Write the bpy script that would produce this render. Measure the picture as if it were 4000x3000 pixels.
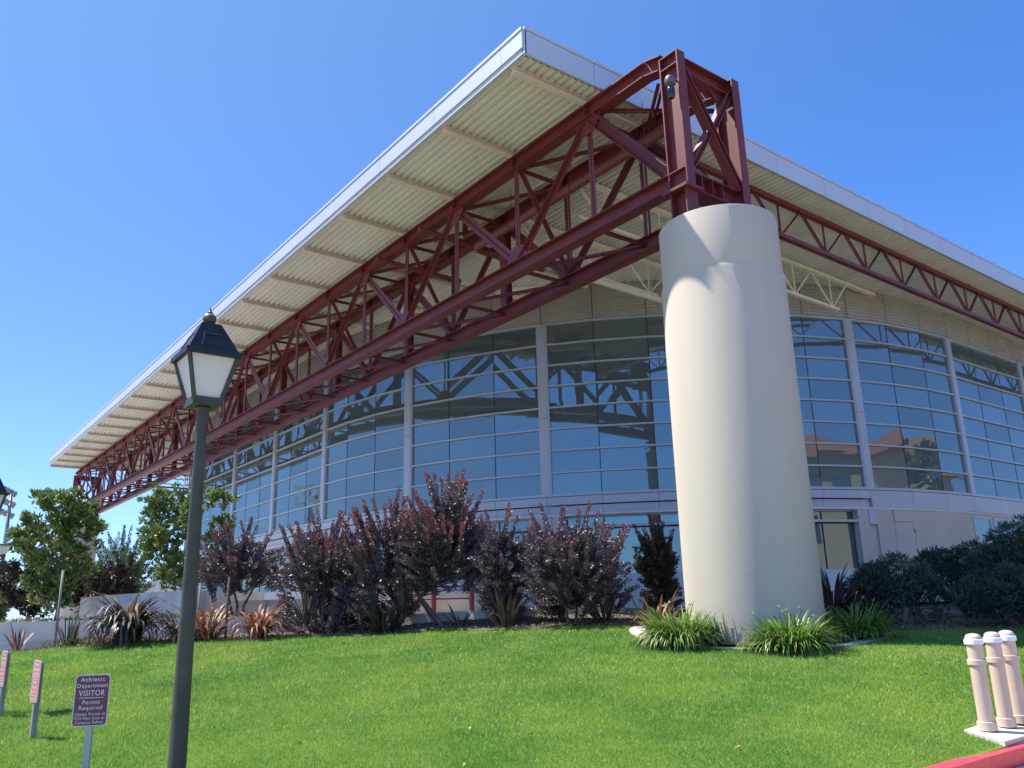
import bpy, bmesh, math, random
import numpy as np
from mathutils import Vector, Matrix
random.seed(7); RNG = np.random.default_rng(7)
R = math.radians
for o in list(bpy.data.objects): bpy.data.objects.remove(o)
scene = bpy.context.scene
COL = scene.collection
EYE = 1.6          # everything is modelled with the eye at z=0, then lifted by this amount at the end

# ------------------------------------------------------------------ camera
def cam_axes(yaw, pitch, roll):
    cy, sy, cp, sp = math.cos(yaw), math.sin(yaw), math.cos(pitch), math.sin(pitch)
    f = Vector((-sy*cp, cy*cp, sp)); r = Vector((cy, sy, 0)); u = r.cross(f)
    cr, sr = math.cos(roll), math.sin(roll)
    return r*cr + u*sr, -r*sr + u*cr, f
cr_, cu_, cf_ = cam_axes(R(52.78), R(15.04), R(-1.49))
cd = bpy.data.cameras.new('camera'); cam = bpy.data.objects.new('camera', cd); COL.objects.link(cam)
cd.sensor_width = 36; cd.lens = 36*3236.9/4000; cd.clip_end = 3000; cd.clip_start = .1
cam.matrix_world = Matrix(((cr_.x, cu_.x, -cf_.x, 0), (cr_.y, cu_.y, -cf_.y, 0), (cr_.z, cu_.z, -cf_.z, 0), (0, 0, 0, 1)))
scene.camera = cam

# ------------------------------------------------------------------ sky, sun, exposure
SUN_AZ, SUN_EL = R(217), R(59.5)
w = bpy.data.worlds.new('World'); scene.world = w; w.use_nodes = True
nt = w.node_tree; bg = nt.nodes['Background']
sky = nt.nodes.new('ShaderNodeTexSky'); sky.sky_type = 'NISHITA'; sky.sun_disc = False
sky.sun_elevation = SUN_EL; sky.sun_rotation = SUN_AZ - math.pi/2
sky.air_density = 1.0; sky.dust_density = .3; sky.ozone_density = 5.0; sky.altitude = 0
# clear-day tint, and the pale haze that brightens the sky towards the sun
tint = nt.nodes.new('ShaderNodeMix'); tint.data_type = 'RGBA'; tint.blend_type = 'MULTIPLY'; tint.inputs[0].default_value = 1; tint.inputs[7].default_value = (.39, .81, 1.29, 1)
nt.links.new(sky.outputs[0], tint.inputs[6])
geo = nt.nodes.new('ShaderNodeTexCoord'); dot = nt.nodes.new('ShaderNodeVectorMath'); dot.operation = 'DOT_PRODUCT'
dot.inputs[1].default_value = (math.cos(SUN_AZ)*math.cos(SUN_EL), math.sin(SUN_AZ)*math.cos(SUN_EL), math.sin(SUN_EL))
nt.links.new(geo.outputs['Generated'], dot.inputs[0])
pw = nt.nodes.new('ShaderNodeMath'); pw.operation = 'POWER'; pw.inputs[1].default_value = 2.0; pw.use_clamp = True; mx0 = nt.nodes.new('ShaderNodeMath'); mx0.operation = 'MAXIMUM'; mx0.inputs[1].default_value = 0; nt.links.new(dot.outputs['Value'], mx0.inputs[0]); nt.links.new(mx0.outputs[0], pw.inputs[0])
hz = nt.nodes.new('ShaderNodeMix'); hz.data_type = 'RGBA'; hz.blend_type = 'ADD'; hz.inputs[7].default_value = (1.15, 1.55, 1.65, 1)
nt.links.new(pw.outputs[0], hz.inputs[0]); nt.links.new(tint.outputs[2], hz.inputs[6]); 
# whitening low over the horizon
sx = nt.nodes.new('ShaderNodeSeparateXYZ'); nt.links.new(geo.outputs['Generated'], sx.inputs[0]); om = nt.nodes.new('ShaderNodeMath'); om.operation = 'SUBTRACT'; om.inputs[0].default_value = 1; om.use_clamp = True; nt.links.new(sx.outputs['Z'], om.inputs[1])
p2 = nt.nodes.new('ShaderNodeMath'); p2.operation = 'POWER'; p2.inputs[1].default_value = 5; nt.links.new(om.outputs[0], p2.inputs[0])
h2 = nt.nodes.new('ShaderNodeMix'); h2.data_type = 'RGBA'; h2.blend_type = 'ADD'; h2.inputs[7].default_value = (1.6, .25, 0, 1)
nt.links.new(p2.outputs[0], h2.inputs[0]); nt.links.new(hz.outputs[2], h2.inputs[6]); nt.links.new(h2.outputs[2], bg.inputs[0]); bg.inputs[1].default_value = .092
sd = bpy.data.lights.new('sun', 'SUN'); sd.energy = 5.0; sd.angle = R(.5); sd.color = (1, .965, .90)
sun = bpy.data.objects.new('sun', sd); COL.objects.link(sun)
sv = Vector((math.cos(SUN_AZ)*math.cos(SUN_EL), math.sin(SUN_AZ)*math.cos(SUN_EL), math.sin(SUN_EL)))
sun.rotation_euler = sv.to_track_quat('Z', 'Y').to_euler(); sun.location = (-30, -20, 40)
scene.view_settings.view_transform = 'Standard'; scene.view_settings.look = 'None'
scene.view_settings.exposure = 1.12; scene.view_settings.gamma = 1
scene.render.engine = 'CYCLES'
scene.cycles.max_bounces = 6; scene.cycles.transparent_max_bounces = 4

# ------------------------------------------------------------------ materials
MATS = {}
def mat(name, col, rough=.6, var=.12, scale=6., bump=0., bscale=40., spec=.4, metal=0., col2=None, streak=None, detail=4):
    if name in MATS: return MATS[name]
    m = bpy.data.materials.new(name); m.use_nodes = True; MATS[name] = m
    t = m.node_tree; p = t.nodes['Principled BSDF']
    p.inputs['Roughness'].default_value = rough; p.inputs['Specular IOR Level'].default_value = spec; p.inputs['Metallic'].default_value = metal
    tc = t.nodes.new('ShaderNodeTexCoord')
    n = t.nodes.new('ShaderNodeTexNoise'); n.inputs['Scale'].default_value = scale; n.inputs['Detail'].default_value = detail
    if streak:
        mp = t.nodes.new('ShaderNodeMapping'); mp.inputs['Scale'].default_value = streak
        t.links.new(tc.outputs['Object'], mp.inputs[0]); t.links.new(mp.outputs[0], n.inputs['Vector'])
    else: t.links.new(tc.outputs['Object'], n.inputs['Vector'])
    r = t.nodes.new('ShaderNodeValToRGB'); e = r.color_ramp.elements
    c = np.array(col); d = np.array(col2) if col2 is not None else np.clip(c*(1+var), 0, 1)
    c1 = c if col2 is not None else c*(1-var)
    e[0].position = .3; e[1].position = .7
    e[0].color = (*c1, 1); e[1].color = (*d, 1)
    t.links.new(n.outputs[0], r.inputs[0]); t.links.new(r.outputs[0], p.inputs['Base Color'])
    if bump:
        b = t.nodes.new('ShaderNodeTexNoise'); b.inputs['Scale'].default_value = bscale; b.inputs['Detail'].default_value = 3
        t.links.new(tc.outputs['Object'], b.inputs['Vector'])
        bp = t.nodes.new('ShaderNodeBump'); bp.inputs['Strength'].default_value = bump; bp.inputs['Distance'].default_value = .02
        t.links.new(b.outputs[0], bp.inputs['Height']); t.links.new(bp.outputs[0], p.inputs['Normal'])
    return m
def leafmat(name, cols, rough=.4, trans=.25, spec=.4):
    """leaf colours picked at random per leaf"""
    m = bpy.data.materials.new(name); m.use_nodes = True; MATS[name] = m
    t = m.node_tree; p = t.nodes['Principled BSDF']; out = t.nodes['Material Output']
    g = t.nodes.new('ShaderNodeNewGeometry'); r = t.nodes.new('ShaderNodeValToRGB'); r.color_ramp.interpolation = 'LINEAR'
    e = r.color_ramp.elements
    while len(e) < len(cols): e.new(.5)
    for i, c in enumerate(cols): e[i].position = i/(len(cols)-1); e[i].color = (*c, 1)
    t.links.new(g.outputs['Random Per Island'], r.inputs[0]); t.links.new(r.outputs[0], p.inputs['Base Color'])
    p.inputs['Roughness'].default_value = rough; p.inputs['Specular IOR Level'].default_value = spec
    tr = t.nodes.new('ShaderNodeBsdfTranslucent'); t.links.new(r.outputs[0], tr.inputs[0])
    mx = t.nodes.new('ShaderNodeMixShader'); mx.inputs[0].default_value = trans
    t.links.new(p.outputs[0], mx.inputs[1]); t.links.new(tr.outputs[0], mx.inputs[2]); t.links.new(mx.outputs[0], out.inputs[0])
    return m
M_STEEL = mat('maroon_paint', (.125, .022, .021), .5, .2, 1.3, .12, 30)
M_STEEL2 = mat('maroon_pipe_paint', (.15, .032, .030), .45, .12, 2)
M_STUCCO = mat('cream_stucco', (.425, .370, .295), .9, .07, .8, .26, 60, .2, streak=(1.2, 1.2, .12))
M_DECK = mat('deck_paint', (.57, .56, .525), .65, .08, .5, 0, 40, .3, streak=(.25, 2.5, 1))
M_PURLIN = mat('purlin_paint', (.56, .50, .44), .65, .08, 1)
M_JOIST = mat('pale_joist_paint', (.66, .60, .49), .6, .08, 1.5)
M_FASCIA = mat('fascia_panel', (.44, .465, .50), .4, .03, .6, 0, 10, .5, .15)
M_FJOINT = mat('panel_gap', (.10, .10, .11), .8)
M_SILVER = mat('silver_frame', (.35, .37, .41), .42, .05, 1, 0, 10, .5, .2)
M_SPAN = mat('spandrel_metal', (.37, .385, .43), .45, .06, .5, 0, 10, .5, .1)
M_LOUV = mat('louver_metal', (.42, .405, .38), .6, .08, .6)
M_BEIGE = mat('beige_render', (.50, .41, .34), .9, .06, .7, .2, 50, .2)
M_BASE = mat('pale_base_render', (.55, .51, .47), .9, .06, .7, .2, 50, .2)
M_CONC = mat('pale_concrete', (.50, .46, .40), .85, .1, 1.6, .25, 35, .25)
M_CONCD = mat('stained_concrete', (.46, .44, .42), .9, .22, 1.2, .25, 30, .2, streak=(2.5, 2.5, .4))
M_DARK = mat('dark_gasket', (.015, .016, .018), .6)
M_BLACKP = mat('dark_green_post_paint', (.046, .05, .036), .5, .2, 8, .15, 90, .3)
M_LROOF = mat('lantern_roof_paint', (.014, .017, .018), .45, .25, 9, 0, 10, .25)
M_BOLL = mat('bollard_paint', (.53, .39, .305), .45, .06, 3, .05, 40, .5)
M_BAND = mat('reflective_band', (.72, .73, .76), .4, .06, 20)
M_REDK = mat('red_kerb_paint', (.62, .045, .07), .5, .12, 9, .2, 60, .4)
M_GUTTER = mat('gutter_concrete', (.45, .38, .30), .9, .1, 4, .3, 60)
M_ASPH = mat('pale_pavement', (.34, .29, .22), .95, .12, 3, .4, 150, .2)
M_SOIL = mat('mulch', (.075, .055, .042), 1., .4, 9, 1., 25, .1, col2=(.19, .15, .11), detail=8)
M_PATIO = mat('patio_paving', (.42, .39, .36), .9, .1, 1.5)
M_WOOD = mat('grey_wood', (.27, .24, .20), .85, .2, 6, .2, 30, .2, streak=(8, 8, .6))
M_POST = mat('sign_post_metal', (.42, .40, .36), .5, .1, 4, 0, 10, .5)
M_SIGN = mat('maroon_sign_face', (.135, .018, .045), .35, .05, 3, 0, 10, .5)
M_SIGNR = mat('glare_red_sign_face', (.42, .06, .08), .3, .08, 6, 0, 10, .6)  # red painted lighter to hold the glancing reflection on the edge-on signs
M_LETTER = mat('sign_lettering', (.66, .66, .64), .45, .06, 40)
M_BORDER = mat('sign_border', (.55, .57, .58), .4, .05, 10)
M_BARK = mat('bark', (.12, .09, .07), .95, .3, 10, .6, 40, .1)
M_BARKP = mat('pale_bark', (.30, .26, .21), .95, .25, 10, .5, 40, .1)
M_RAIL = mat('red_rail_paint', (.13, .018, .028), .5, .1, 4)
M_CAM = mat('camera_grey', (.075, .075, .09), .35, .05, 5, 0, 10, .5)
M_CAMB = mat('camera_black', (.008, .008, .009), .12, .05, 5, 0, 10, .6)
M_TOWER = mat('galvanised_steel', (.20, .20, .21), .4, .08, 3, 0, 10, .5, .6)
M_LAMPW = mat('floodlight_lens', (.75, .75, .72), .15, .05, 5, 0, 10, .7)
M_TAN = mat('tan_stucco', (.47, .38, .27), .9, .08, .6, .1, 30)
M_TILE = mat('clay_tile', (.30, .11, .065), .8, .25, 3, .3, 12)
# glazing: a mirror-coated pane over a dark room
def glassmat(name, tint, ior, inner, wav=.012):
    m = bpy.data.materials.new(name); m.use_nodes = True; MATS[name] = m
    t = m.node_tree; t.nodes.remove(t.nodes['Principled BSDF']); out = t.nodes['Material Output']
    d = t.nodes.new('ShaderNodeBsdfDiffuse'); d.inputs[0].default_value = (*inner, 1)
    g = t.nodes.new('ShaderNodeBsdfGlossy'); ge = t.nodes.new('ShaderNodeNewGeometry'); rp = t.nodes.new('ShaderNodeValToRGB'); rp.color_ramp.elements[0].color = (*[c*.84 for c in tint], 1); rp.color_ramp.elements[1].color = (*[min(1, c*1.1) for c in tint], 1)
    t.links.new(ge.outputs['Random Per Island'], rp.inputs[0]); t.links.new(rp.outputs[0], g.inputs[0]); g.inputs['Roughness'].default_value = .008
    f = t.nodes.new('ShaderNodeFresnel'); f.inputs[0].default_value = ior
    mx = t.nodes.new('ShaderNodeMixShader'); t.links.new(f.outputs[0], mx.inputs[0]); t.links.new(d.outputs[0], mx.inputs[1]); t.links.new(g.outputs[0], mx.inputs[2])
    t.links.new(mx.outputs[0], out.inputs[0])
    tc = t.nodes.new('ShaderNodeTexCoord'); n = t.nodes.new('ShaderNodeTexNoise'); n.inputs['Scale'].default_value = .55; n.inputs['Detail'].default_value = 1
    b = t.nodes.new('ShaderNodeBump'); b.inputs['Strength'].default_value = wav*4; b.inputs['Distance'].default_value = .1
    t.links.new(tc.outputs['Object'], n.inputs['Vector']); t.links.new(n.outputs[0], b.inputs['Height'])
    t.links.new(b.outputs[0], g.inputs['Normal'])
    return m
M_GLASS = glassmat('tinted_glass', (.60, .82, .86), 2.4, (.085, .11, .112))
M_GLASS2 = glassmat('storefront_glass', (.7, .9, 1.), 2.4, (.07, .09, .09))
# frosted lantern panes
M_FROST = mat('frosted_pane', (.80, .80, .75), .35, .05, 8, 0, 10, .5)
_t = M_FROST.node_tree; _p = _t.nodes['Principled BSDF']; _o = _t.nodes['Material Output']; _tr = _t.nodes.new('ShaderNodeBsdfTranslucent'); _tr.inputs[0].default_value = (.85, .85, .80, 1)
_m = _t.nodes.new('ShaderNodeMixShader'); _m.inputs[0].default_value = .5; _t.links.new(_p.outputs[0], _m.inputs[1]); _t.links.new(_tr.outputs[0], _m.inputs[2]); _t.links.new(_m.outputs[0], _o.inputs[0])

# ------------------------------------------------------------------ mesh builder
class MB:
    def __init__(s): s.v = []; s.f = []; s.m = []
    def add(s, vs, fs, mi=0):
        o = len(s.v); s.v += [tuple(v) for v in vs]; s.f += [tuple(i+o for i in f) for f in fs]; s.m += [mi]*len(fs); return s
    def obox(s, c, ax, ay, az, mi=0):
        c = Vector(c); ax, ay, az = Vector(ax), Vector(ay), Vector(az)
        vs = [c+ax*i+ay*j+az*k for i in (-1, 1) for j in (-1, 1) for k in (-1, 1)]
        return s.add(vs, [(0, 1, 3, 2), (4, 6, 7, 5), (0, 4, 5, 1), (2, 3, 7, 6), (0, 2, 6, 4), (1, 5, 7, 3)], mi)
    def box(s, x0, x1, y0, y1, z0, z1, mi=0):
        return s.obox(((x0+x1)/2, (y0+y1)/2, (z0+z1)/2), ((x1-x0)/2, 0, 0), (0, (y1-y0)/2, 0), (0, 0, (z1-z0)/2), mi)
    def bar(s, p0, p1, wd, h, up=(0, 0, 1), mi=0):
        p0, p1 = Vector(p0), Vector(p1); d = p1-p0; L = d.length; d.normalize(); up = Vector(up)
        if abs(d.dot(up)) > .98: up = Vector((0, 1, 0)) if abs(d.y) < .9 else Vector((1, 0, 0))
        sd_ = d.cross(up).normalized(); u = sd_.cross(d).normalized()
        return s.obox((p0+p1)/2, d*L/2, sd_*wd/2, u*h/2, mi)
    def frame(s, p0, p1, depth_axis):
        p0, p1 = Vector(p0), Vector(p1); d = (p1-p0); L = d.length; d.normalize()
        u = Vector(depth_axis); u = (u-d*u.dot(d)).normalized(); sd_ = d.cross(u).normalized()
        return p0, p1, d, L, u, sd_
    def hbeam(s, p0, p1, depth_axis, dep, b, tf=.024, tw=.016, mi=0):
        p0, p1, d, L, u, sd_ = s.frame(p0, p1, depth_axis); c = (p0+p1)/2
        for k in (-1, 1): s.obox(c+u*k*(dep-tf)/2, d*L/2, sd_*b/2, u*tf/2, mi)
        s.obox(c, d*L/2, sd_*tw/2, u*(dep/2-tf), mi); return s
    def dbl(s, p0, p1, depth_axis, wdt, thick, gap=.025, mi=0):
        """two angles back to back"""
        p0, p1, d, L, u, sd_ = s.frame(p0, p1, depth_axis); c = (p0+p1)/2
        h = (wdt-gap)/4; t = .012
        for k in (-1, 1):
            s.obox(c+u*k*(gap/2+h), d*L/2, sd_*t/2, u*h, mi)
            s.obox(c+u*k*(gap/2+t/2)+sd_*(thick/2), d*L/2, sd_*(thick/2-t/2), u*t/2, mi)
        return s
    def tube(s, pts, rad, n=8, mi=0, cap=True):
        pts = [Vector(p) for p in pts]
        if not hasattr(rad, '__len__'): rad = [rad]*len(pts)
        rings = []; base = len(s.v); ref = None
        for i, p in enumerate(pts):
            d = (pts[min(i+1, len(pts)-1)]-pts[max(i-1, 0)]).normalized()
            if ref is None: ref = Vector((0, 0, 1)) if abs(d.z) < .9 else Vector((1, 0, 0))
            a = d.cross(ref).normalized(); b = a.cross(d).normalized(); ref = b
            for k in range(n):
                t = 2*math.pi*k/n; s.v.append(tuple(p+(a*math.cos(t)+b*math.sin(t))*rad[i]))
        for i in range(len(pts)-1):
            for k in range(n):
                a0 = base+i*n+k; a1 = base+i*n+(k+1) % n
                s.f.append((a0, a1, a1+n, a0+n)); s.m.append(mi)
        if cap:
            s.f.append(tuple(base+k for k in range(n))[::-1]); s.m.append(mi)
            s.f.append(tuple(base+(len(pts)-1)*n+k for k in range(n))); s.m.append(mi)
        return s
    def lathe(s, c, prof, n=32, mi=0):
        """prof: (radius, z) from bottom to top about a vertical axis at c"""
        base = len(s.v); c = Vector(c)
        for r_, z in prof:
            for k in range(n):
                t = 2*math.pi*k/n; s.v.append((c.x+r_*math.cos(t), c.y+r_*math.sin(t), c.z+z))
        for i in range(len(prof)-1):
            for k in range(n):
                a = base+i*n+k; b = base+i*n+(k+1) % n
                s.f.append((a, b, b+n, a+n)); s.m.append(mi)
        s.f.append(tuple(base+k for k in range(n))[::-1]); s.m.append(mi)
        s.f.append(tuple(base+(len(prof)-1)*n+k for k in range(n))); s.m.append(mi)
        return s
    def build(s, name, mats, parent=None, smooth=False, origin=None):
        me = bpy.data.meshes.new(name)
        o = bpy.data.objects.new(name, me); COL.objects.link(o)
        off = Vector((0, 0, 0))
        if parent is not None:
            o.parent = parent; off = WORLD[parent.name]
            WORLD[o.name] = off.copy()
        elif origin is not None:
            off = Vector(origin); o.location = off; WORLD[o.name] = off.copy()
        else: WORLD[o.name] = off
        me.from_pydata([(v[0]-off.x, v[1]-off.y, v[2]-off.z) for v in s.v], [], s.f)
        for m in (mats if isinstance(mats, (list, tuple)) else [mats]): me.materials.append(m)
        if any(s.m): me.polygons.foreach_set('material_index', s.m)
        if smooth: me.polygons.foreach_set('use_smooth', [True]*len(me.polygons))
        me.update(); return o
WORLD = {}
def smooth_by_angle(o, deg=35):
    me = o.data; bm = bmesh.new(); bm.from_mesh(me)
    for e in bm.edges:
        if len(e.link_faces) == 2 and e.calc_face_angle(0) > R(deg): e.smooth = False
    for f in bm.faces: f.smooth = True
    bm.to_mesh(me); bm.free()
def tag(o, label=None, cat=None, group=None, kind=None):
    if label: o['label'] = label
    if cat: o['category'] = cat
    if group: o['group'] = group
    if kind: o['kind'] = kind
    return o
def thing(name, loc, label, cat, group=None):
    o = bpy.data.objects.new(name, None); COL.objects.link(o); o.location = loc; o.empty_display_size = .2
    WORLD[o.name] = Vector(loc); return tag(o, label, cat, group, 'thing')
def copy_thing(src, loc, label=None, group=None, rz=None):
    """copy of a thing with its parts and their sub-parts; the copies share mesh data"""
    r_ = src.copy(); COL.objects.link(r_); r_.location = loc
    if rz is not None: r_.rotation_euler.z = rz
    if label: r_['label'] = label
    if group: r_['group'] = group
    WORLD[r_.name] = Vector(loc)
    for ch in [o for o in bpy.data.objects if o.parent == src]:
        c = ch.copy(); COL.objects.link(c); c.parent = r_
        for gc in [o for o in bpy.data.objects if o.parent == ch]:
            d = gc.copy(); COL.objects.link(d); d.parent = c
    return r_

# ------------------------------------------------------------------ ground
GP = np.array([(-4.4,9.7,-1.40),(-4.1,8.5,-1.45),(-4.1,1.3,-1.46),(-6.17,1.79,-1.45),(-9.05,1.64,-1.42),(-11.5,1.63,-1.32),(-13.8,1.5,-1.24),(-9.0,11.75,-.72),
(-7.93,13.95,-.66),(-7.06,13.95,-.70),(-6.43,13.95,-.76),(-5.6,13.95,-.86),(-4.6,13,-1.05),(-6.2,10.5,-1.05),(-12.1,12.2,-.42),(-14.08,11.06,-.45),(-15.86,10.46,-.49),(-18.18,9.47,-.54),(-19.95,8.02,-.57),(-21.13,6.11,-.57),(-22.64,4.06,-.67),(-23.83,2.87,-.76),(-25.35,2.78,-.87),
(-24.56,4.67,-.72),(-22.4,7.1,-.53),(-19.65,10.33,-.41),(-16.75,11.82,-.26),(-15.8,12.3,-.23),(-10.3,16,-.6),(-9.3,16.6,-.54),(-7.3,17.5,-.57),(-6,25,-.5),(-14,25,-.3),(-30,10,-.6),(-34,2,-.9),(-34,12,-.4),(-20,1.3,-1.1),(-28,1.3,-1.05),(-24,17,-.25),(-14,16,-.3)])
def _k(d2): return np.where(d2 > 1e-12, .5*d2*np.log(d2+1e-12), 0)
_n = len(GP)
_A = np.zeros((_n+3, _n+3)); _d2 = ((GP[:, None, :2]-GP[None, :, :2])**2).sum(2)
_A[:_n, :_n] = _k(_d2)+np.eye(_n)*.5; _A[:_n, _n:] = np.c_[np.ones(_n), GP[:, :2]]; _A[_n:, :_n] = _A[:_n, _n:].T
_W = np.linalg.solve(_A, np.r_[GP[:, 2], 0, 0, 0])
def gz(x, y):
    x = np.atleast_1d(np.asarray(x, float)); y = np.atleast_1d(np.asarray(y, float))
    out = np.empty(x.shape)
    for i in range(0, len(x), 60000):
        a, b = x[i:i+60000], y[i:i+60000]
        d2 = (a[:, None]-GP[None, :, 0])**2+(b[:, None]-GP[None, :, 1])**2
        out[i:i+60000] = _k(d2)@_W[:_n]+_W[_n]+_W[_n+1]*a+_W[_n+2]*b
    return out
def g1(x, y): return float(gz(x, y)[0])
PC = (-9.76, 12.742)   # near pillar axis
# edge of the mown lawn, seen from the kerb corner: azimuth -> distance
EDGE = [(-4.3, 26.), (-5.0, 21.), (-6.2, 17.6), (-7.4, 16.2), (-8.3, 15.4), (-9.0, 14.7), (-10.4, 13.4), (-12.1, 12.21), (-14.08, 11.06), (-15.86, 10.46), (-18.18, 9.47), (-19.95, 8.02), (-21.13, 6.11), (-21.88, 5.24), (-22.64, 4.06), (-23.83, 2.87), (-25.4, 1.5), (-27, .3)]
_ea = np.array([math.atan2(y, x) for x, y in EDGE]); _ed = np.array([math.hypot(x, y) for x, y in EDGE])
def edge_d(a): return np.interp(a, _ea, _ed)
def grid_mesh(name, X, Y, Z, m, kind='structure'):
    ny, nx = X.shape
    v = np.stack([X, Y, Z], -1).reshape(-1, 3)
    i = np.arange(ny*nx).reshape(ny, nx)
    f = np.stack([i[:-1, :-1], i[:-1, 1:], i[1:, 1:], i[1:, :-1]], -1).reshape(-1, 4)
    me = bpy.data.meshes.new(name); me.from_pydata(v.tolist(), [], f.tolist()); me.materials.append(m)
    me.polygons.foreach_set('use_smooth', [True]*len(f))
    o = bpy.data.objects.new(name, me); COL.objects.link(o); WORLD[o.name] = Vector((0, 0, 0)); return tag(o, kind=kind)
# base land to the horizon (asphalt lots and campus ground)
gm = MB(); gm.add([(-900, -900, -1.66), (900, -900, -1.66), (900, 900, -1.66), (-900, 900, -1.66)], [(0, 1, 2, 3)])
tag(gm.build('ground', M_ASPH), kind='structure')
# lawn soil sheet
M_LAWN = mat('turf', (.06, .13, .012), .95, .3, 1.2, .6, 60, .05, col2=(.12, .19, .025), detail=8)
xs = np.linspace(-40, -4.12, 110); ys = np.linspace(.45, 42, 122)
X, Y = np.meshgrid(xs, ys); grid_mesh('lawn', X, Y, gz(X.ravel(), Y.ravel()).reshape(X.shape), M_LAWN)
# planting bed: a ring-shaped sheet beyond the lawn edge
aa = np.linspace(R(104), R(177.5), 180); tt = np.linspace(0, 1, 40)**1.5
A_, T_ = np.meshgrid(aa, tt)
D_ = edge_d(A_)+T_*13+.18*np.sin(A_*37)*(1-T_)+.1*np.sin(A_*91)*(1-T_)
X = D_*np.cos(A_); Y = D_*np.sin(A_)
grid_mesh('planting_bed', X, Y, gz(X.ravel(), Y.ravel()).reshape(X.shape)+.014+.02*RNG.random(X.shape)*(T_ > .05), M_SOIL)
# patio round the hall
pm = MB()
pts = [(-26.6, 3.2), (-25.3, 5.4), (-23.9, 7.0), (-22.6, 8.4), (-20.9, 10.0), (-18.9, 11.3), (-17.2, 12.2), (-15.6, 13.2), (-13.6, 16.5), (-13.2, 24), (-13.2, 60), (-90, 60), (-90, 3.2)]
pm.add([(x, y, -.17) for x, y in pts], [tuple(range(len(pts)))]); tag(pm.build('patio', M_PATIO), kind='structure')

# ------------------------------------------------------------------ kerbs and gutter
def path_wall(mb, pts, th, zb, mi=0):
    """wall along (x, y, ztop) points; zb bottom (number or list)"""
    P = [Vector((p[0], p[1])) for p in pts]; n = len(P); L = []; Rr = []
    for i in range(n):
        d = (P[min(i+1, n-1)]-P[max(i-1, 0)]).normalized(); nn = Vector((-d.y, d.x))
        L.append(P[i]+nn*th/2); Rr.append(P[i]-nn*th/2)
    zbs = zb if hasattr(zb, '__len__') else [zb]*n
    vs = []
    for i in range(n):
        z = pts[i][2]; vs += [(L[i].x, L[i].y, zbs[i]), (L[i].x, L[i].y, z), (Rr[i].x, Rr[i].y, z), (Rr[i].x, Rr[i].y, zbs[i])]
    fs = []
    for i in range(n-1):
        a = i*4; b = a+4
        fs += [(a, a+1, b+1, b), (a+1, a+2, b+2, b+1), (a+2, a+3, b+3, b+2)]
    fs += [(0, 3, 2, 1), ((n-1)*4, (n-1)*4+1, (n-1)*4+2, (n-1)*4+3)]
    mb.add(vs, fs, mi); return mb
kp = [(-3.98, 30, -1.45), (-4.02, 20, -1.45), (-4.12, 10, -1.45), (-4.1, 8.4, -1.45), (-4.06, 7, -1.45), (-4.06, 3, -1.46)]
for k in range(1, 7):
    t = R(15*k); kp.append((-4.06-1.6*(1-math.cos(t)), 2.1-1.6*math.sin(t), -1.46))
kr = path_wall(MB(), kp, .17, -1.7).build('red_kerb', M_REDK); tag(kr, kind='structure')
kp2 = [(-5.7, .5, -1.47), (-9, .38, -1.44), (-12, .3, -1.36), (-16, .22, -1.24), (-22, .15, -1.12), (-30, .1, -1.05)]
tag(path_wall(MB(), kp2, .16, -1.75).build('kerb', M_CONC), kind='structure')
gp = [(x+.36, y, -1.602) for x, y, z in kp[:6]]
tag(path_wall(MB(), gp, .52, -1.7).build('gutter', M_GUTTER), kind='structure')
# pad under the bollards
pad = MB(); pad.add([(-4.62, 9.30, -1.358), (-4.13, 9.08, -1.395), (-4.13, 11.6, -1.37), (-4.82, 11.6, -1.32), (-4.62, 9.30, -1.6), (-4.13, 9.08, -1.6), (-4.13, 11.6, -1.6), (-4.86, 11.6, -1.6)],
    [(0, 1, 2, 3), (0, 4, 5, 1), (1, 5, 6, 2), (2, 6, 7, 3), (3, 7, 4, 0)])
tag(pad.build('bollard_pad', M_CONC), kind='structure')

# ------------------------------------------------------------------ bollards
def bollard(loc, label):
    t = thing('bollard', loc, label, 'bollard', 'cream bollards by the red kerb')
    x, y, z = loc; r_ = .0775
    o = MB().lathe(loc, [(r_, 0), (r_, .86)], 28).build('pipe', M_BOLL, t, True); smooth_by_angle(o)
    for nm, z0, z1, m in (('base_sleeve', 0, .088, M_BOLL), ('middle_collar', .645, .70, M_BOLL), ('reflective_band', .852, .905, M_BAND)):
        o = MB().lathe(loc, [(.088, z0), (.094, z0+.004), (.094, z1-.004), (.089, z1)], 28).build(nm, m, t, True); smooth_by_angle(o)
    o = MB().lathe(loc, [(.082, .905), (.080, .925), (.070, .944), (.05, .957), (.025, .963), (.002, .965)], 28).build('cap', M_BOLL, t, True); smooth_by_angle(o, 50)
    return t
b0 = bollard((-4.45, 9.46, -1.362), 'cream bollard nearest the camera, leftmost of the three by the red kerb')
copy_thing(b0, (-4.42, 9.83, -1.358), 'middle one of the three cream bollards by the red kerb', rz=.8)
copy_thing(b0, (-4.40, 10.13, -1.352), 'farthest, rightmost cream bollard of the three, cut by the photo edge', rz=2.1)

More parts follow.
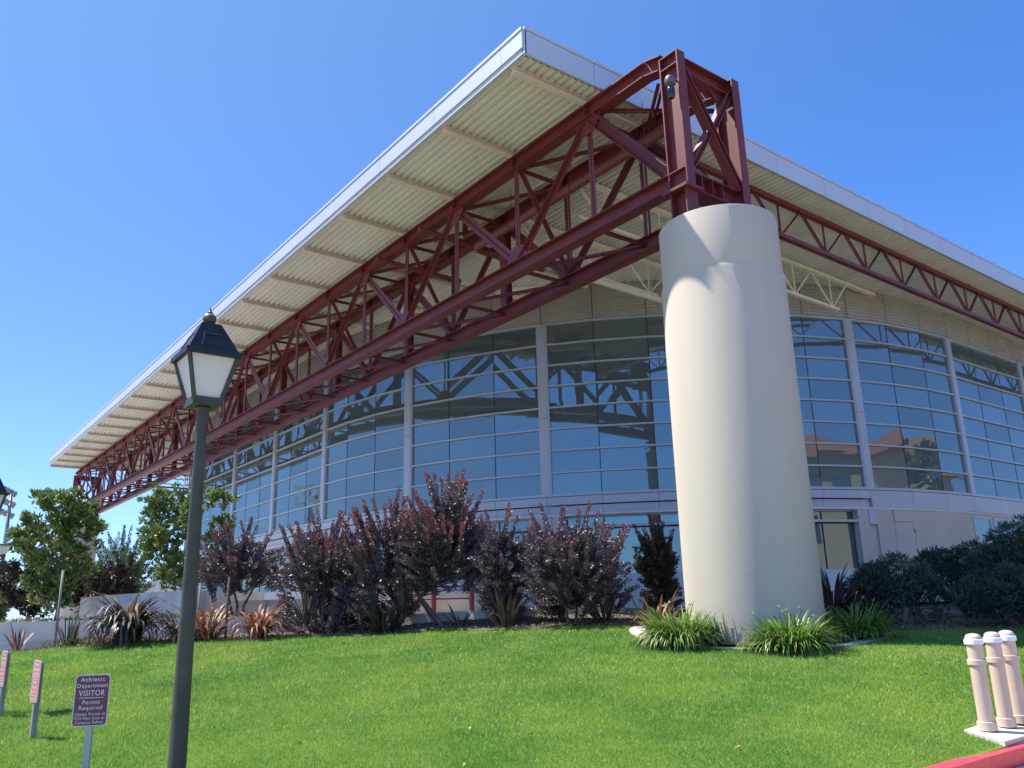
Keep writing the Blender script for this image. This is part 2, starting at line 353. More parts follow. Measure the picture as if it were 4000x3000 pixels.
# ------------------------------------------------------------------ street lamps
def street_lamp(loc, H, label, k=1.0):
    """post-top lantern; H: height of the eave above the base"""
    t = thing('street_lamp', loc, label, 'street lamp', 'black lantern lamps along the lawn')
    x, y, z = loc; ze = z+H
    o = MB().lathe(loc, [(.085, 0), (.085, .25), (.062, .3), (.055, 1.2), (.038, H-.52), (.037, H-.40)], 24).build('pole', M_BLACKP, t, True); smooth_by_angle(o)
    o = MB().lathe((x, y, ze), [(.038, -.49), (.044, -.485), (.044, -.40), (.06, -.385), (.05, -.37)], 24).build('collar', M_BLACKP, t, True); smooth_by_angle(o)
    wt, wb, hb = .176, .095, -.34      # half widths at eave and bottom of the glass box
    fr = MB()
    fr.box(x-wb-.012, x+wb+.012, y-wb-.012, y+wb+.012, ze+hb-.03, ze+hb)
    for sx in (-1, 1):
        for sy in (-1, 1):
            fr.bar((x+sx*wb, y+sy*wb, ze+hb), (x+sx*wt, y+sy*wt, ze-.008), .024, .024)
    for q in range(4):
        c, s_ = [(1, 0), (0, 1), (-1, 0), (0, -1)][q]
        a = Vector((c, s_, 0)); b = Vector((-s_, c, 0)); P = Vector((x, y, ze))
        fr.bar(P+a*(wb+.003)-b*wb+Vector((0, 0, hb+.012)), P+a*(wb+.003)+b*wb+Vector((0, 0, hb+.012)), .02, .03)
    fr.build('frame', M_BLACKP, t)
    for q in range(4):
        c, s_ = [(1, 0), (0, 1), (-1, 0), (0, -1)][q]
        a = Vector((c, s_, 0)); b = Vector((-s_, c, 0)); P = Vector((x, y, ze))
        mb = MB(); v = []
        for off in (-.004, -.009):
            v += [P+a*(wb+off)-b*(wb-.01)+Vector((0, 0, hb+.02)), P+a*(wb+off)+b*(wb-.01)+Vector((0, 0, hb+.02)), P+a*(wt+off)+b*(wt-.01)+Vector((0, 0, -.012)), P+a*(wt+off)-b*(wt-.01)+Vector((0, 0, -.012))]
        mb.add(v, [(0, 1, 2, 3), (7, 6, 5, 4), (0, 4, 5, 1), (1, 5, 6, 2), (2, 6, 7, 3), (3, 7, 4, 0)]); mb.build('glass_pane', M_FROST, t)
    e = .206; rt = .072
    rf = MB(); rf.box(x-e, x+e, y-e, y+e, ze-.012, ze+.028)
    v = [(x+sx*(e-.02), y+sy*(e-.02), ze+.028) for sx, sy in ((-1, -1), (1, -1), (1, 1), (-1, 1))]+[(x+sx*rt, y+sy*rt, ze+.27) for sx, sy in ((-1, -1), (1, -1), (1, 1), (-1, 1))]
    rf.add(v, [(0, 1, 5, 4), (1, 2, 6, 5), (2, 3, 7, 6), (3, 0, 4, 7), (4, 5, 6, 7)])
    ro = rf.build('lantern_roof', M_LROOF, t)
    pn = MB()
    for q in range(4):   # raised trim on each roof face
        c, s_ = [(1, 0), (0, 1), (-1, 0), (0, -1)][q]
        a = Vector((c, s_, 0)); b = Vector((-s_, c, 0)); P = Vector((x, y, ze))
        def pt(h, l, off=.004):
            ww = (e-.02)+(rt-(e-.02))*(h-.028)/(.27-.028); return P+a*(ww+off)+b*(ww*l)+Vector((0, 0, h))
        pn.bar(pt(.055, -.52), pt(.17, -.52), .008, .008, a); pn.bar(pt(.17, -.52), pt(.17, .55), .008, .008, a)
    pn.build('roof_trim', M_BLACKP, ro)
    o = MB().lathe((x, y, ze+.27), [(.03, 0), (.022, .01), (.045, .03), (.052, .055), (.046, .062), (.05, .068), (.036, .088), (.016, .10), (.022, .107), (.012, .115), (.008, .13), (.002, .15)], 20).build('finial', M_BLACKP, t, True); smooth_by_angle(o, 40)
    if k != 1: t.scale = (k, k, k)
    return t
LAMP = (-6.17, 1.79, -1.46)
lamp = street_lamp(LAMP, 1.865+1.46, 'black lantern on a tall tapered post in the lawn foreground')
copy_thing(lamp, (-14.46, 1.22, -1.22-.31), 'black lantern half cut by the left photo edge, behind the small signs')
# cone-shaped lamp further off
def cone_lamp(loc, H):
    t = thing('path_lamp', loc, 'flat-topped lamp with inverted cone lens behind the bushy green tree at the left edge', 'street lamp')
    o = MB().lathe(loc, [(.12, 0), (.09, .2), (.055, .3), (.055, H-.42), (.09, H-.40), (.09, H-.3)], 16).build('pole', M_BLACKP, t, True); smooth_by_angle(o)
    o = MB().lathe((loc[0], loc[1], loc[2]+H), [(.09, -.31), (.30, -.03), (.30, -.01)], 20).build('lens', M_FROST, t, True); smooth_by_angle(o)
    o = MB().lathe((loc[0], loc[1], loc[2]+H), [(.31, -.035), (.36, -.02), (.36, .01), (.2, .04), (.01, .05)], 20).build('lamp_cap', M_BLACKP, t, True); smooth_by_angle(o)
    return t
cone_lamp((-33.85, 3.45, -.9), 3.4)

# ------------------------------------------------------------------ parking signs
def text_mesh(mb_objs, body, size, loc, mtx, parent, width=None, name='lettering'):
    cu = bpy.data.curves.new(name, 'FONT'); cu.body = body; cu.size = size; cu.align_x = 'CENTER'; cu.align_y = 'CENTER'
    cu.extrude = .0008; cu.resolution_u = 4; cu.space_character = 1.12; cu.offset = 0
    o = bpy.data.objects.new(name, cu); COL.objects.link(o)
    dg = bpy.context.evaluated_depsgraph_get(); me = bpy.data.meshes.new_from_object(o.evaluated_get(dg))
    bpy.data.objects.remove(o)
    co = np.empty(len(me.vertices)*3); me.vertices.foreach_get('co', co); co = co.reshape(-1, 3)
    if width: co[:, 0] *= width/(co[:, 0].max()-co[:, 0].min())
    co[:, :2] += np.array(loc)
    fs = [tuple(p.vertices) for p in me.polygons]
    mb_objs.append((co, fs)); bpy.data.meshes.remove(me)
LINES = [('Athletic', .050, .183, .215), ('Department', .050, .129, .265), ('VISITOR', .072, .062, .225), ('Permit', .050, -.018, .15), ('Required', .050, -.067, .20), ('Obtain Permit at', .036, -.122, .262), ('SCU Main Gate or', .036, -.158, .265), ('Campus Safety', .036, -.194, .245)]
def rrect(w_, h_, r_, n=5):
    P = []
    for cx, cy, a0 in ((w_/2-r_, h_/2-r_, 0), (-w_/2+r_, h_/2-r_, 90), (-w_/2+r_, -h_/2+r_, 180), (w_/2-r_, -h_/2+r_, 270)):
        for k in range(n+1):
            a = R(a0+90*k/n); P.append((cx+r_*math.cos(a), cy+r_*math.sin(a)))
    return P
def plate(mb, P, z0, z1):
    n = len(P); v = [(x, y, z0) for x, y in P]+[(x, y, z1) for x, y in P]
    mb.add(v, [tuple(range(n))[::-1], tuple(range(n, 2*n))]+[(i, (i+1) % n, n+(i+1) % n, n+i) for i in range(n)])
def parking_sign(base, zc, face_az, label, face_m, lean=0., post_m=M_POST):
    """base: foot of the post, zc: height of the plate centre, face_az: where the face looks"""
    t = thing('parking_sign', base, label, 'sign', 'permit signs along the lawn edge')
    a = face_az; nrm = Vector((math.cos(a), math.sin(a), 0)); rt = Vector((-math.sin(a), math.cos(a), 0)); up = Vector((0, 0, 1))
    c = Vector((base[0], base[1], zc))+nrm*.034
    def place(mb, pts2, off=0):
        return [tuple(c+rt*p[0]+up*p[1]+nrm*p[2]) for p in pts2]
    MBp = MB(); h = zc+.2-base[2]
    MBp.obox((base[0], base[1], base[2]+h/2-.15), nrm*.03, rt*.028, up*(h/2+.15)); MBp.build('post', post_m, t)
    for nm, P, z0, z1, m in (('plate', rrect(.305, .457, .035), 0, .003, M_BORDER), ('face', rrect(.288, .440, .030), .003, .0036, face_m)):
        mb = MB(); plate(mb, P, z0, z1); mb.v = place(mb, mb.v); mb.build(nm, m, t)
    L = []
    for body, size, y, wd in LINES: text_mesh(L, body, size, (0, y), None, t, wd)
    mb = MB()
    for co, fs in L: mb.add([tuple(c+rt*p[0]+up*p[1]+nrm*(.0042+p[2])) for p in co], fs)
    q = [(-.105, .020), (.105, .020), (.105, .0245), (-.105, .0245)]
    mb.add([tuple(c+rt*p[0]+up*p[1]+nrm*.0046) for p in q], [(0, 1, 2, 3)])
    mb.build('lettering', M_LETTER, t)
    return t
parking_sign((-9.025, 1.80, g1(-9.02, 1.8)-.02), -.747, math.atan2(-1.8, 9.02)-R(14), 'maroon permit sign facing the camera on a short post beside the lamp', M_SIGN)
parking_sign((-11.49, 1.70, g1(-11.49, 1.70)), -.694, math.atan2(-1.6, 11.5)-R(76), 'permit sign turned nearly edge-on, its red lightened for glare, second from the lamp post', M_SIGNR, post_m=M_WOOD)
parking_sign((-13.62, 1.60, g1(-13.62, 1.60)), -.634, math.atan2(-1.5, 13.8)-R(79), 'edge-on permit sign farthest off, cut by the left photo edge', M_SIGNR, post_m=M_WOOD)

# ------------------------------------------------------------------ concrete pillars
def pillar(c, label, side):
    zb = -1.3
    t = thing('pillar', (c[0], c[1], -.7), label, 'pillar', 'round stucco pillars carrying the truss')
    o = MB().lathe((c[0], c[1], 0), [(1.2, zb), (1.2, 6.015), (1.164, 6.10)], 96).build('shaft', M_STUCCO, t, True); smooth_by_angle(o)
    o = MB().lathe((c[0], c[1], 0), [(1.166, 6.0), (1.166, 7.26), (1.155, 7.28)], 96).build('capital', M_STUCCO, t, True); smooth_by_angle(o)
    return t
pillar(PC, 'tall cream stucco pillar in the foreground under the end of the maroon truss', 1)
pillar((-74.05, 12.742), 'cream stucco pillar far off at the left behind the bushy green tree', -1)
RX, RY = PC[0]-.35, PC[1]+.45
ring = MB(); n = 64; v = []
for rr, z in ((2.0, 0), (2.32, 0), (2.32, -.12), (2.0, -.12)):
    for k in range(n):
        a = 2*math.pi*k/n; x, y = RX+2.16*math.cos(a), RY+2.16*math.sin(a)
        v.append((RX+rr*math.cos(a), RY+rr*math.sin(a), g1(x, y)+.008+z))
f = []
for j in range(4):
    for k in range(n):
        a, b = j*n+k, j*n+(k+1) % n; c_, d_ = ((j+1) % 4)*n+(k+1) % n, ((j+1) % 4)*n+k; f.append((a, b, c_, d_))
ring.add(v, f); tag(ring.build('mowing_strip', M_CONC), kind='structure')
aa = np.linspace(0, 2*math.pi, 60); rr = np.linspace(.3, 2.02, 6); A_, R_ = np.meshgrid(aa, rr)
X = RX+R_*np.cos(A_); Y = RY+R_*np.sin(A_); grid_mesh('pillar_bed', X, Y, gz(X.ravel(), Y.ravel()).reshape(X.shape)+.03, M_SOIL)
# ------------------------------------------------------------------ roof canopy
SL = -.016
def zs(y): return SL*max(0., y-13.8)         # the roof drains gently away from the truss
RX0, RX1, RY0, RY1 = -71.9, -11.95, 9.62, 62.
PURX = [-12.45-2.83*k for k in range(22)]
roof = thing('roof_canopy', (-41.9, 30, 11.5), 'flat overhanging roof with corrugated cream soffit and white fascia', 'roof')
# corrugated deck, flutes along X
dk = MB(); pitch = .2; prof = []; y = RY0+.08
while y < RY1-.1:
    prof += [(y, 11.455), (y+.085, 11.455), (y+.115, 11.53), (y+.17, 11.53)]; y += pitch
prof.append((RY1-.1, 11.455))
v = []; f = []
for i, (yy, zz) in enumerate(prof):
    z = zz+zs(yy); v += [(RX0+.06, yy, z), (RX1-.06, yy, z)]
    if i: f.append((2*i-2, 2*i, 2*i+1, 2*i-1))
dk.add(v, f); dk.build('deck', M_DECK, roof)
tp = MB(); tp.add([(RX0+.02, RY0+.02, 12.08), (RX1-.02, RY0+.02, 12.08), (RX1-.02, 13.8, 12.08), (RX0+.02, 13.8, 12.08), (RX1-.02, RY1, 12.08+zs(RY1)), (RX0+.02, RY1, 12.08+zs(RY1))], [(0, 1, 2, 3), (3, 2, 4, 5)])
tp.build('roof_membrane', M_CONCD, roof)
# front fascia: panels with joints, cap, recessed drip strip
fa = MB(); X_ = [RX0]+[-12.72-2.84*k for k in range(20, -1, -1)]+[RX1]
for a, b in zip(X_[:-1], X_[1:]): fa.box(a+.006, b-.006, RY0-.03, RY0+.03, 11.615, 12.045)
fa.box(RX0-.03, RX1+.03, RY0+.03, RY0+.06, 11.46, 12.05, 1)
ff = fa.build('fascia', [M_FASCIA, M_FJOINT], roof)
cp = MB()
for a, b in zip(X_[:-1], X_[1:]): cp.box(a+.006, b-.006, RY0-.05, RY0+.045, 12.052, 12.125)
cp.build('coping', M_FASCIA, ff)
dr = MB(); dr.box(RX0, RX1-.04, RY0+.005, RY0+.029, 11.50, 11.60); dr.box(RX0, RX1, RY0-.03, RY0+.07, 11.435, 11.475); dr.build('drip_edge', M_FASCIA, ff)
# side fascias
for xs_, sg in ((RX1, 1), (RX0, -1)):
    fa = MB(); ys_ = [RY0]+[11.66+2.27*k for k in range(22)]+[RY1]
    for a, b in zip(ys_[:-1], ys_[1:]):
        m = .006
        x0, x1 = (xs_-.03, xs_+.03)
        vs = []
        for yy in (a+m, b-m):
            for xx in (x0, x1):
                for zz in (11.455, 12.045): vs.append((xx, yy, zz+zs(yy)))
        fa.add(vs, [(0, 1, 3, 2), (4, 6, 7, 5), (0, 4, 5, 1), (2, 3, 7, 6), (0, 2, 6, 4), (1, 5, 7, 3)])
    for (a, b) in ((RY0, 13.8), (13.8, RY1)):
        fa.bar((xs_-sg*.045, a, 11.75+zs(a)), (xs_-sg*.045, b, 11.75+zs(b)), .02, .56, mi=1)
    ff = fa.build('fascia', [M_FASCIA, M_FJOINT], roof)
    cp = MB()
    for a, b in zip(ys_[:-1], ys_[1:]): cp.bar((xs_, a+.006, 12.088+zs(a)), (xs_, b-.006, 12.088+zs(b)), .095, .072)
    cp.build('coping', M_FASCIA, ff)
# purlins over the truss
p0 = None
for k, x in enumerate(PURX):
    if p0 is None:
        pb = MB(); pb.hbeam((x, RY0+.07, 11.375), (x, 14.2, 11.375), (0, 0, 1), .15, .15, .02, .012)
        p0 = pb.build('purlin', M_PURLIN, roof)
    else:
        c = p0.copy(); COL.objects.link(c); c.parent = roof; c.location = (x-PURX[0], 0, 0)

# rounded plan of the hall: bays of length LB along the wall
RC, LB = 18.4, 28.9/5
def wp(s, off=0.):
    """point on the wall line at run s, pushed outward by off"""
    if s < -3*LB:
        a = (s+3*LB)/RC; cx, cy = -33.2-3*LB, 33.3; t = -math.pi/2+a; r_ = RC+off
        return Vector((cx+r_*math.cos(t), cy+r_*math.sin(t), 0))
    if s <= 0: return Vector((-33.2+s, 14.9-off, 0))
    if s <= 28.9:
        t = -math.pi/2+s/RC; r_ = RC+off; return Vector((-33.2+r_*math.cos(t), 33.3+r_*math.sin(t), 0))
    return Vector((-14.8+off, 33.3+s-28.9, 0))
def wall_y(x):
    if x > -33.2: return 33.3-math.sqrt(max(0, RC**2-(x+33.2)**2))
    if x < -33.2-3*LB: return 33.3-math.sqrt(max(0, RC**2-(x+33.2+3*LB)**2))
    return 14.9
# pale open-web joists from the truss to the wall
for k in range(1, 21):
    x = PURX[k]; ye = wall_y(x)-.12
    if ye-14.2 < .6: continue
    jb = MB(); zt = 11.36
    jb.bar((x, 14.2, zt), (x, ye, zt+zs(ye)), .16, .12)
    yb = ye-2.6
    if yb > 15.2:
        jb.bar((x-.045, 14.0, 10.2), (x-.045, yb, 10.2+zs(yb)), .05, .09); jb.bar((x+.045, 14.0, 10.2), (x+.045, yb, 10.2+zs(yb)), .05, .09)
        yy = yb-.35
        while yy > 14.6:
            jb.bar((x, yy, 10.22+zs(yy)), (x, yy, 11.33+zs(yy)), .04, .04)
            jb.bar((x, yy, 10.22+zs(yy)), (x, yy+1.1, 11.33+zs(yy)), .05, .05); jb.bar((x, yy, 10.22+zs(yy)), (x, yy-1.1, 11.33+zs(yy)), .05, .05)
            yy -= 2.2
    jb.build('joist', M_JOIST, roof)
# maroon edge joists under the side overhangs
def edge_joist(x, label):
    t = thing('edge_joist', (x, 14, 10.2), label, 'truss', 'slender maroon joists under the roof sides')
    for nm, z, w_, h_ in (('top_chord', 11.33, .17, .13), ('bottom_chord', 10.22, .15, .12)):
        y0 = 13.95 if nm[0] == 't' else 14.9
        mb = MB()
        for sg in (-1, 1): mb.bar((x+sg*.05, y0, z+zs(y0)), (x+sg*.05, 61, z+zs(61)), .07, h_)
        mb.build(nm, M_STEEL, t)
    yt = 14.0-.04; k = 0
    while yt+2.25 < 60:
        yb = yt+1.125
        for nm, a, b, w_ in (('web', (x, yt+.05, 11.28+zs(yt)), (x, yb-.03, 10.26+zs(yb)), .07), ('web', (x, yb+.03, 10.26+zs(yb)), (x, yt+2.2, 11.28+zs(yt+2.25)), .07), ('hanger', (x, yb, 10.26+zs(yb)), (x, yb, 11.28+zs(yb)), .045)):
            mb = MB(); mb.dbl(a, b, (1, 0, 0), w_*1.5, .03, .02); mb.build(nm, M_STEEL, t)
        yt += 2.25; k += 1
    return t
edge_joist(-12.78, 'slender maroon open-web joist under the right roof overhang beyond the pillar')
edge_joist(-71.0, 'slender maroon open-web joist at the far left end of the roof, against the sky')

# ------------------------------------------------------------------ main truss
tr = thing('roof_truss', (-41.9, 12.78, 8.), 'long maroon steel box truss resting on the stucco pillars', 'truss')
XN, XF, YF, YR = -9.6, -74.2, 11.78, 13.78
CW = .24                                     # column flange width
yF, yRr = YF+.14, YR-.14                    # chord centre lines
ND = [PURX[k] for k in range(22)]
zt_, zb_ = 11.12, 8.21                       # chord centre heights
for yc in (yF, yRr):
    mb = MB(); mb.hbeam((-10.548, yc, zt_), (-73.252, yc, zt_), (0, 0, 1), .35, .30)
    for x0, x1, e in ((-10.55, -10.09, 1), (-73.25, -73.71, -1)): mb.hbeam((x0, yc, zt_), (x1, yc, zt_-.11), (0, 0, 1), .35, .30)
    for x in ND: 
        for s_ in (-1, 1): mb.box(x-.008, x+.008, yc+s_*.012, yc+s_*.145, zt_-.15, zt_+.15)
    mb.build('top_chord', M_STEEL, tr)
    mb = MB(); mb.hbeam((-10.10, yc, zb_), (-73.70, yc, zb_), (0, 0, 1), .35, .32)
    mb.build('bottom_chord', M_STEEL, tr)
for xc, sg in ((XN-.25, 1), (XF+.25, -1)):
    for yc in (YF+CW/2, YR-CW/2):
        mb = MB(); mb.hbeam((xc, yc, 7.96), (xc, yc, 11.07), (1, 0, 0), .50, CW, .03, .02)
        for z in (7.97, 8.38, 10.78, 11.06): mb.box(xc-.22, xc+.22, yc-CW/2+.004, yc+CW/2-.004, z-.011, z+.011)
        mb.build('end_post', M_STEEL, tr)
        mb = MB(); mb.hbeam((xc+sg*.02, yc, 7.2), (xc+sg*.02, yc, 7.885), (1, 0, 0), .42, .34, .03, .02)
        mb.box(xc-.32, xc+.32, yc-.26, yc+.26, 7.89, 7.955); mb.box(xc-.3, xc+.3, yc-.24, yc+.24, 7.2, 7.3)
        mb.build('bearing', M_STEEL, tr)
    mb = MB(); mb.hbeam((xc, YF+CW, 10.88), (xc, YR-CW, 10.88), (0, 0, 1), .36, .30); mb.build('end_beam', M_STEEL, tr)
    mb = MB(); mb.hbeam((xc, YF+CW, 8.17), (xc, YR-CW, 8.17), (0, 0, 1), .40, .34)
    for k in range(3):
        yy = YF+.55+.32*k; mb.box(xc-.165, xc+.165, yy-.01, yy+.01, 7.995, 8.345)
    mb.build('end_beam', M_STEEL, tr)
    xb = xc+sg*.12
    mb = MB(); mb.hbeam((xb, YF+.25, 10.72), (xb, YR-.22, 8.40), (0, .76, .65), .17, .20); mb.build('end_brace', M_STEEL, tr)
    for a, b in (((xb, YF+.22, 8.40), (xb, 12.72, 9.48)), ((xb, 12.86, 9.64), (xb, YR-.25, 10.70))):
        mb = MB(); mb.hbeam(a, b, (0, .76, -.65), .15, .16); mb.build('end_brace', M_STEEL, tr)
    mb = MB(); mb.add([(xb-.1, y_, z_) for y_, z_ in ((YF+.24, 10.7), (YF+.6, 10.7), (YF+.24, 10.2))]+[(xb-.08, y_, z_) for y_, z_ in ((YF+.24, 10.7), (YF+.6, 10.7), (YF+.24, 10.2))], [(0, 1, 2), (5, 4, 3), (0, 3, 4, 1), (1, 4, 5, 2), (2, 5, 3, 0)])
    mb.add([(xb-.1, y_, z_) for y_, z_ in ((YR-.24, 10.7), (YR-.75, 10.7), (YR-.24, 10.1))]+[(xb-.08, y_, z_) for y_, z_ in ((YR-.24, 10.7), (YR-.75, 10.7), (YR-.24, 10.1))], [(0, 1, 2), (5, 4, 3), (0, 3, 4, 1), (1, 4, 5, 2), (2, 5, 3, 0)])
    mb.build('gusset', M_STEEL, tr)
# web: Warren panels with a vertical at every node; repeated members share one mesh
def share(proto, dx, dy=0, sx=1):
    c = proto.copy(); COL.objects.link(c); c.parent = tr; c.location = (dx, dy, 0); return c
def gusset_mb(x, yc, top):
    mb = MB(); z0 = (zt_-.17) if top else (zb_+.17); d = -1 if top else 1
    P = [(-.42, 0), (.42, 0), (.42, .12*d), (.16, .40*d), (-.16, .40*d), (-.42, .12*d)]
    v = [(x+p, yc-.055, z0+q) for p, q in P]+[(x+p, yc-.035, z0+q) for p, q in P]; n = 6
    mb.add(v, [tuple(range(n)), tuple(range(2*n-1, n-1, -1))]+[(i, n+i, n+(i+1) % n, (i+1) % n) for i in range(n)]); return mb
protos = {}
for yc in (yF, yRr):
    for k, x in enumerate(ND):
        dx, dy = x-ND[0], yc-yF
        top = k % 2 == 0
        # vertical
        if yc == yF:
            if 'v' not in protos: protos['v'] = MB().dbl((x, yc, zb_+.17), (x, yc, zt_-.17), (1, 0, 0), .17, .07, .025).build('vertical', M_STEEL, tr)
            else: share(protos['v'], dx)
        else:
            if 'vr' not in protos: protos['vr'] = MB().dbl((x, yc, zb_+.17), (x, yc, zt_-.17), (1, 0, 0), .22, .06, .08).build('vertical', M_STEEL, tr)
            elif k % 2 == 0:
                if 'vh' not in protos: protos['vh'] = MB().hbeam((x, yc, zb_+.17), (x, yc, zt_-.17), (0, 1, 0), .26, .24).build('vertical', M_STEEL, tr); protos['vhx'] = x
                else: share(protos['vh'], x-protos['vhx'])
            else: share(protos['vr'], dx)
        key = 'gt' if top else 'gb'
        if key not in protos:
            protos[key] = gusset_mb(x, yc, top).build('gusset', M_STEEL, tr); protos[key+'x'] = x
        else: share(protos[key], x-protos[key+'x'], dy)
        if k < 21:
            x2 = ND[k+1]; key = 'dt' if top else 'db'
            a, b = ((x-.10, yc, zt_-.22), (x2+.10, yc, zb_+.22)) if top else ((x-.10, yc, zb_+.22), (x2+.10, yc, zt_-.22))
            if key not in protos:
                protos[key] = MB().dbl(a, b, (1, 0, .9 if top else -.9), .27, .11, .03).build('diagonal', M_STEEL, tr); protos[key+'x'] = x
            else: share(protos[key], x-protos[key+'x'], dy)
    mb = MB(); a, b = (ND[0]+.12, yc, zt_-.20), (-10.2, yc, zb_+.30); mb.hbeam(a, b, (1, 0, 1), .26, .28); dg = mb.build('diagonal', M_STEEL, tr)
    bl = MB()
    A, B = Vector(a), Vector(b); d = (B-A).normalized(); sd_ = Vector((0, 1, 0)); u = sd_.cross(d).normalized()
    if u.z < 0: u = -u
    for j in range(5):
        for s_ in (-1, 1):
            for e0 in (.12, (B-A).length-.5):
                p = A+d*(e0+j*.085)+u*.13+sd_*s_*.09; bl.tube([p, p+u*.03], .016, 6)
                p = A+d*(e0+j*.085)-u*.13+sd_*s_*.09; bl.tube([p, p-u*.03], .016, 6)
    bl.build('bolts', M_STEEL, dg)
    MB().dbl((ND[21]-.1, yc, zb_+.22), (-73.6, yc, zt_-.4), (1, 0, .9), .22, .09, .03).build('diagonal', M_STEEL, tr)
    MB().dbl((-10.2, yc, 10.62), (ND[0]+.25, yRr if yc == yF else yF, zt_-.05), (0, 1, 0), .18, .07, .03).build('top_brace', M_STEEL, tr)
# horizontal bracing between the two faces: struts at every node, diagonals all leaning one way, sway braces at odd nodes
def rep(key, x, mk, nm):
    if key not in protos: protos[key] = mk().build(nm, M_STEEL, tr); protos[key+'x'] = x
    else: share(protos[key], x-protos[key+'x'])
for k in range(22):
    x = ND[k]
    for nm, z in (('top_brace', zt_-.10), ('bottom_brace', zb_-.03)):
        rep(nm+'s', x, lambda: MB().dbl((x, yF+.1, z), (x, yRr-.1, z), (1, 0, 0), .14, .07, .02), nm)
        if k: rep(nm+'d', x, lambda: MB().dbl((x+.05, yF+.1, z-.02), (ND[k-1]-.05, yRr-.1, z-.02), (1, .6, 0), .15, .07, .02), nm)
    if k % 2: rep('sway', x, lambda: MB().dbl((x+.06, yF+.12, zt_-.2), (x+.06, yRr-.1, zb_+.2), (1, 0, 0), .17, .08, .025), 'sway_brace')
# drain pipes hung in the truss
def pipe(pts, rad, label, m=M_STEEL2, name='drain_pipe', cat='pipe', hang=True):
    t = thing(name, pts[0], label, cat)
    o = MB().tube(pts, rad, 16).build('pipe', m, t, True); smooth_by_angle(o, 60)
    for i in range(len(pts)-1):
        a, b = Vector(pts[i]), Vector(pts[i+1]); L = (b-a).length
        if L < 1: continue
        d = (b-a)/L; q = .8
        while q < L:
            c = a+d*q; cl = MB(); cl.tube([c-d*.02, c+d*.02], rad*1.12, 16)
            if hang: cl.tube([c+Vector((0, 0, rad)), (c.x, c.y, 11.42)], .008, 6)
            q += 2.6; cl.build('clamp', m, t)
    return t
def elbow(a, c, b, r_, n=6):
    a, c, b = Vector(a), Vector(c), Vector(b); u = (a-c).normalized(); w_ = (b-c).normalized()
    return [c+u*r_*(1-math.sin(t))+w_*r_*(1-math.cos(t)) for t in [math.pi/2*i/n for i in range(n+1)]]
e = elbow((-10.9, 12.95, 10.33), (-18.75, 12.95, 10.33), (-18.75, 15.6, 10.33), .3)
pipe([(-10.9, 12.95, 10.33)]+e+[(-18.75, 15.6, 10.3)], .125, 'thick maroon drain pipe running inside the near end of the truss')
pipe([(-19.35, 11.42, 10.78), (-19.35, 14.6, 10.72)], .085, 'short maroon pipe stub through the truss, nearer of the two')
pipe([(-22.0, 11.42, 10.80), (-22.0, 14.6, 10.74)], .085, 'short maroon pipe stub through the truss, farther of the two')
e = elbow((-19.35, 13.05, 11.4), (-19.35, 13.05, 10.95), (-18.75, 13.05, 10.95), .12)
pipe([(-19.35, 13.05, 11.44)]+e+[(-18.8, 13.05, 10.95)], .085, 'maroon drain outlet dropping from the deck inside the truss', hang=False)
pipe([(-18.0, 16.3, 10.0), (-18.0, 20.6, 9.93)], .10, 'cream pipe hung under the pale joists left of the pillar', M_JOIST, 'duct_pipe')
e = elbow((-20.4, 15.4, 11.4), (-20.4, 15.4, 10.1), (-19.2, 16.6, 10.1), .2)
pipe([(-20.4, 15.4, 11.44)]+e+[(-19.2, 16.6, 10.1)], .085, 'cream elbow pipe under the soffit behind the truss', M_JOIST, 'duct_pipe', hang=False)
# dome cameras on the end posts
def dome_cam(p, out, label):
    t = thing('security_camera', p, label, 'camera', 'dome cameras on the truss ends'); x, y, z = p
    MB().tube([(x-out[0], y-out[1], z+.02), (x-out[0]*.4, y-out[1]*.4, z+.10), (x, y, z+.06)], .02, 8).build('bracket', M_CAM, t, True)
    o = MB().lathe((x, y, z), [(.105, -.14), (.115, -.12), (.115, -.02), (.10, .02), (.04, .05), (.03, .08), (.001, .085)], 24).build('housing', M_CAM, t, True); smooth_by_angle(o)
    o = MB().lathe((x, y, z), [(.002, -.46), (.05, -.455), (.075, -.42), (.085, -.36), (.085, -.24), (.06, -.2), (.095, -.141)], 24).build('dome', M_CAMB, t, True); smooth_by_angle(o)
    return t
dome_cam((-9.70, 11.62, 10.33), (0, -.24), 'grey and black dome camera on the near end post of the truss')
dome_cam((-74.75, 11.6, 9.6), (-.38, -.2), 'tiny dome camera sticking out from the far end of the truss')

# ------------------------------------------------------------------ the hall
hall = thing('sports_hall', (-41.9, 33, -.2), 'rounded glass-walled hall under the overhanging roof', 'building')
def cbox(mb, s0, s1, z0, z1, o0, o1, n=None, mi=0):
    """curved block along the wall from run s0 to s1, offset o0 (inner) to o1 (outer)"""
    n = n or max(1, int(math.ceil((s1-s0)/.97))); st = [s0+(s1-s0)*i/n for i in range(n+1)]; v = []
    for s in st:
        a, b = wp(s, o0), wp(s, o1); v += [(a.x, a.y, z0), (b.x, b.y, z0), (b.x, b.y, z1), (a.x, a.y, z1)]
    f = []
    for i in range(n):
        a = 4*i; b = a+4; f += [(a+1, b+1, b+2, a+2), (a+2, b+2, b+3, a+3), (a, a+1, b+1, b)[::-1], (a+3, b+3, b, a)]
    f += [(0, 1, 2, 3), (4*n, 4*n+3, 4*n+2, 4*n+1)]
    return mb.add(v, f, mi)
ZG0, ZG1 = 3.70, 10.0; RH = (ZG1-ZG0)/8; LP = LB/3
B0, B1 = -5, 9
def bs(i): return i*LB+(.75 if i > 5 else 0)
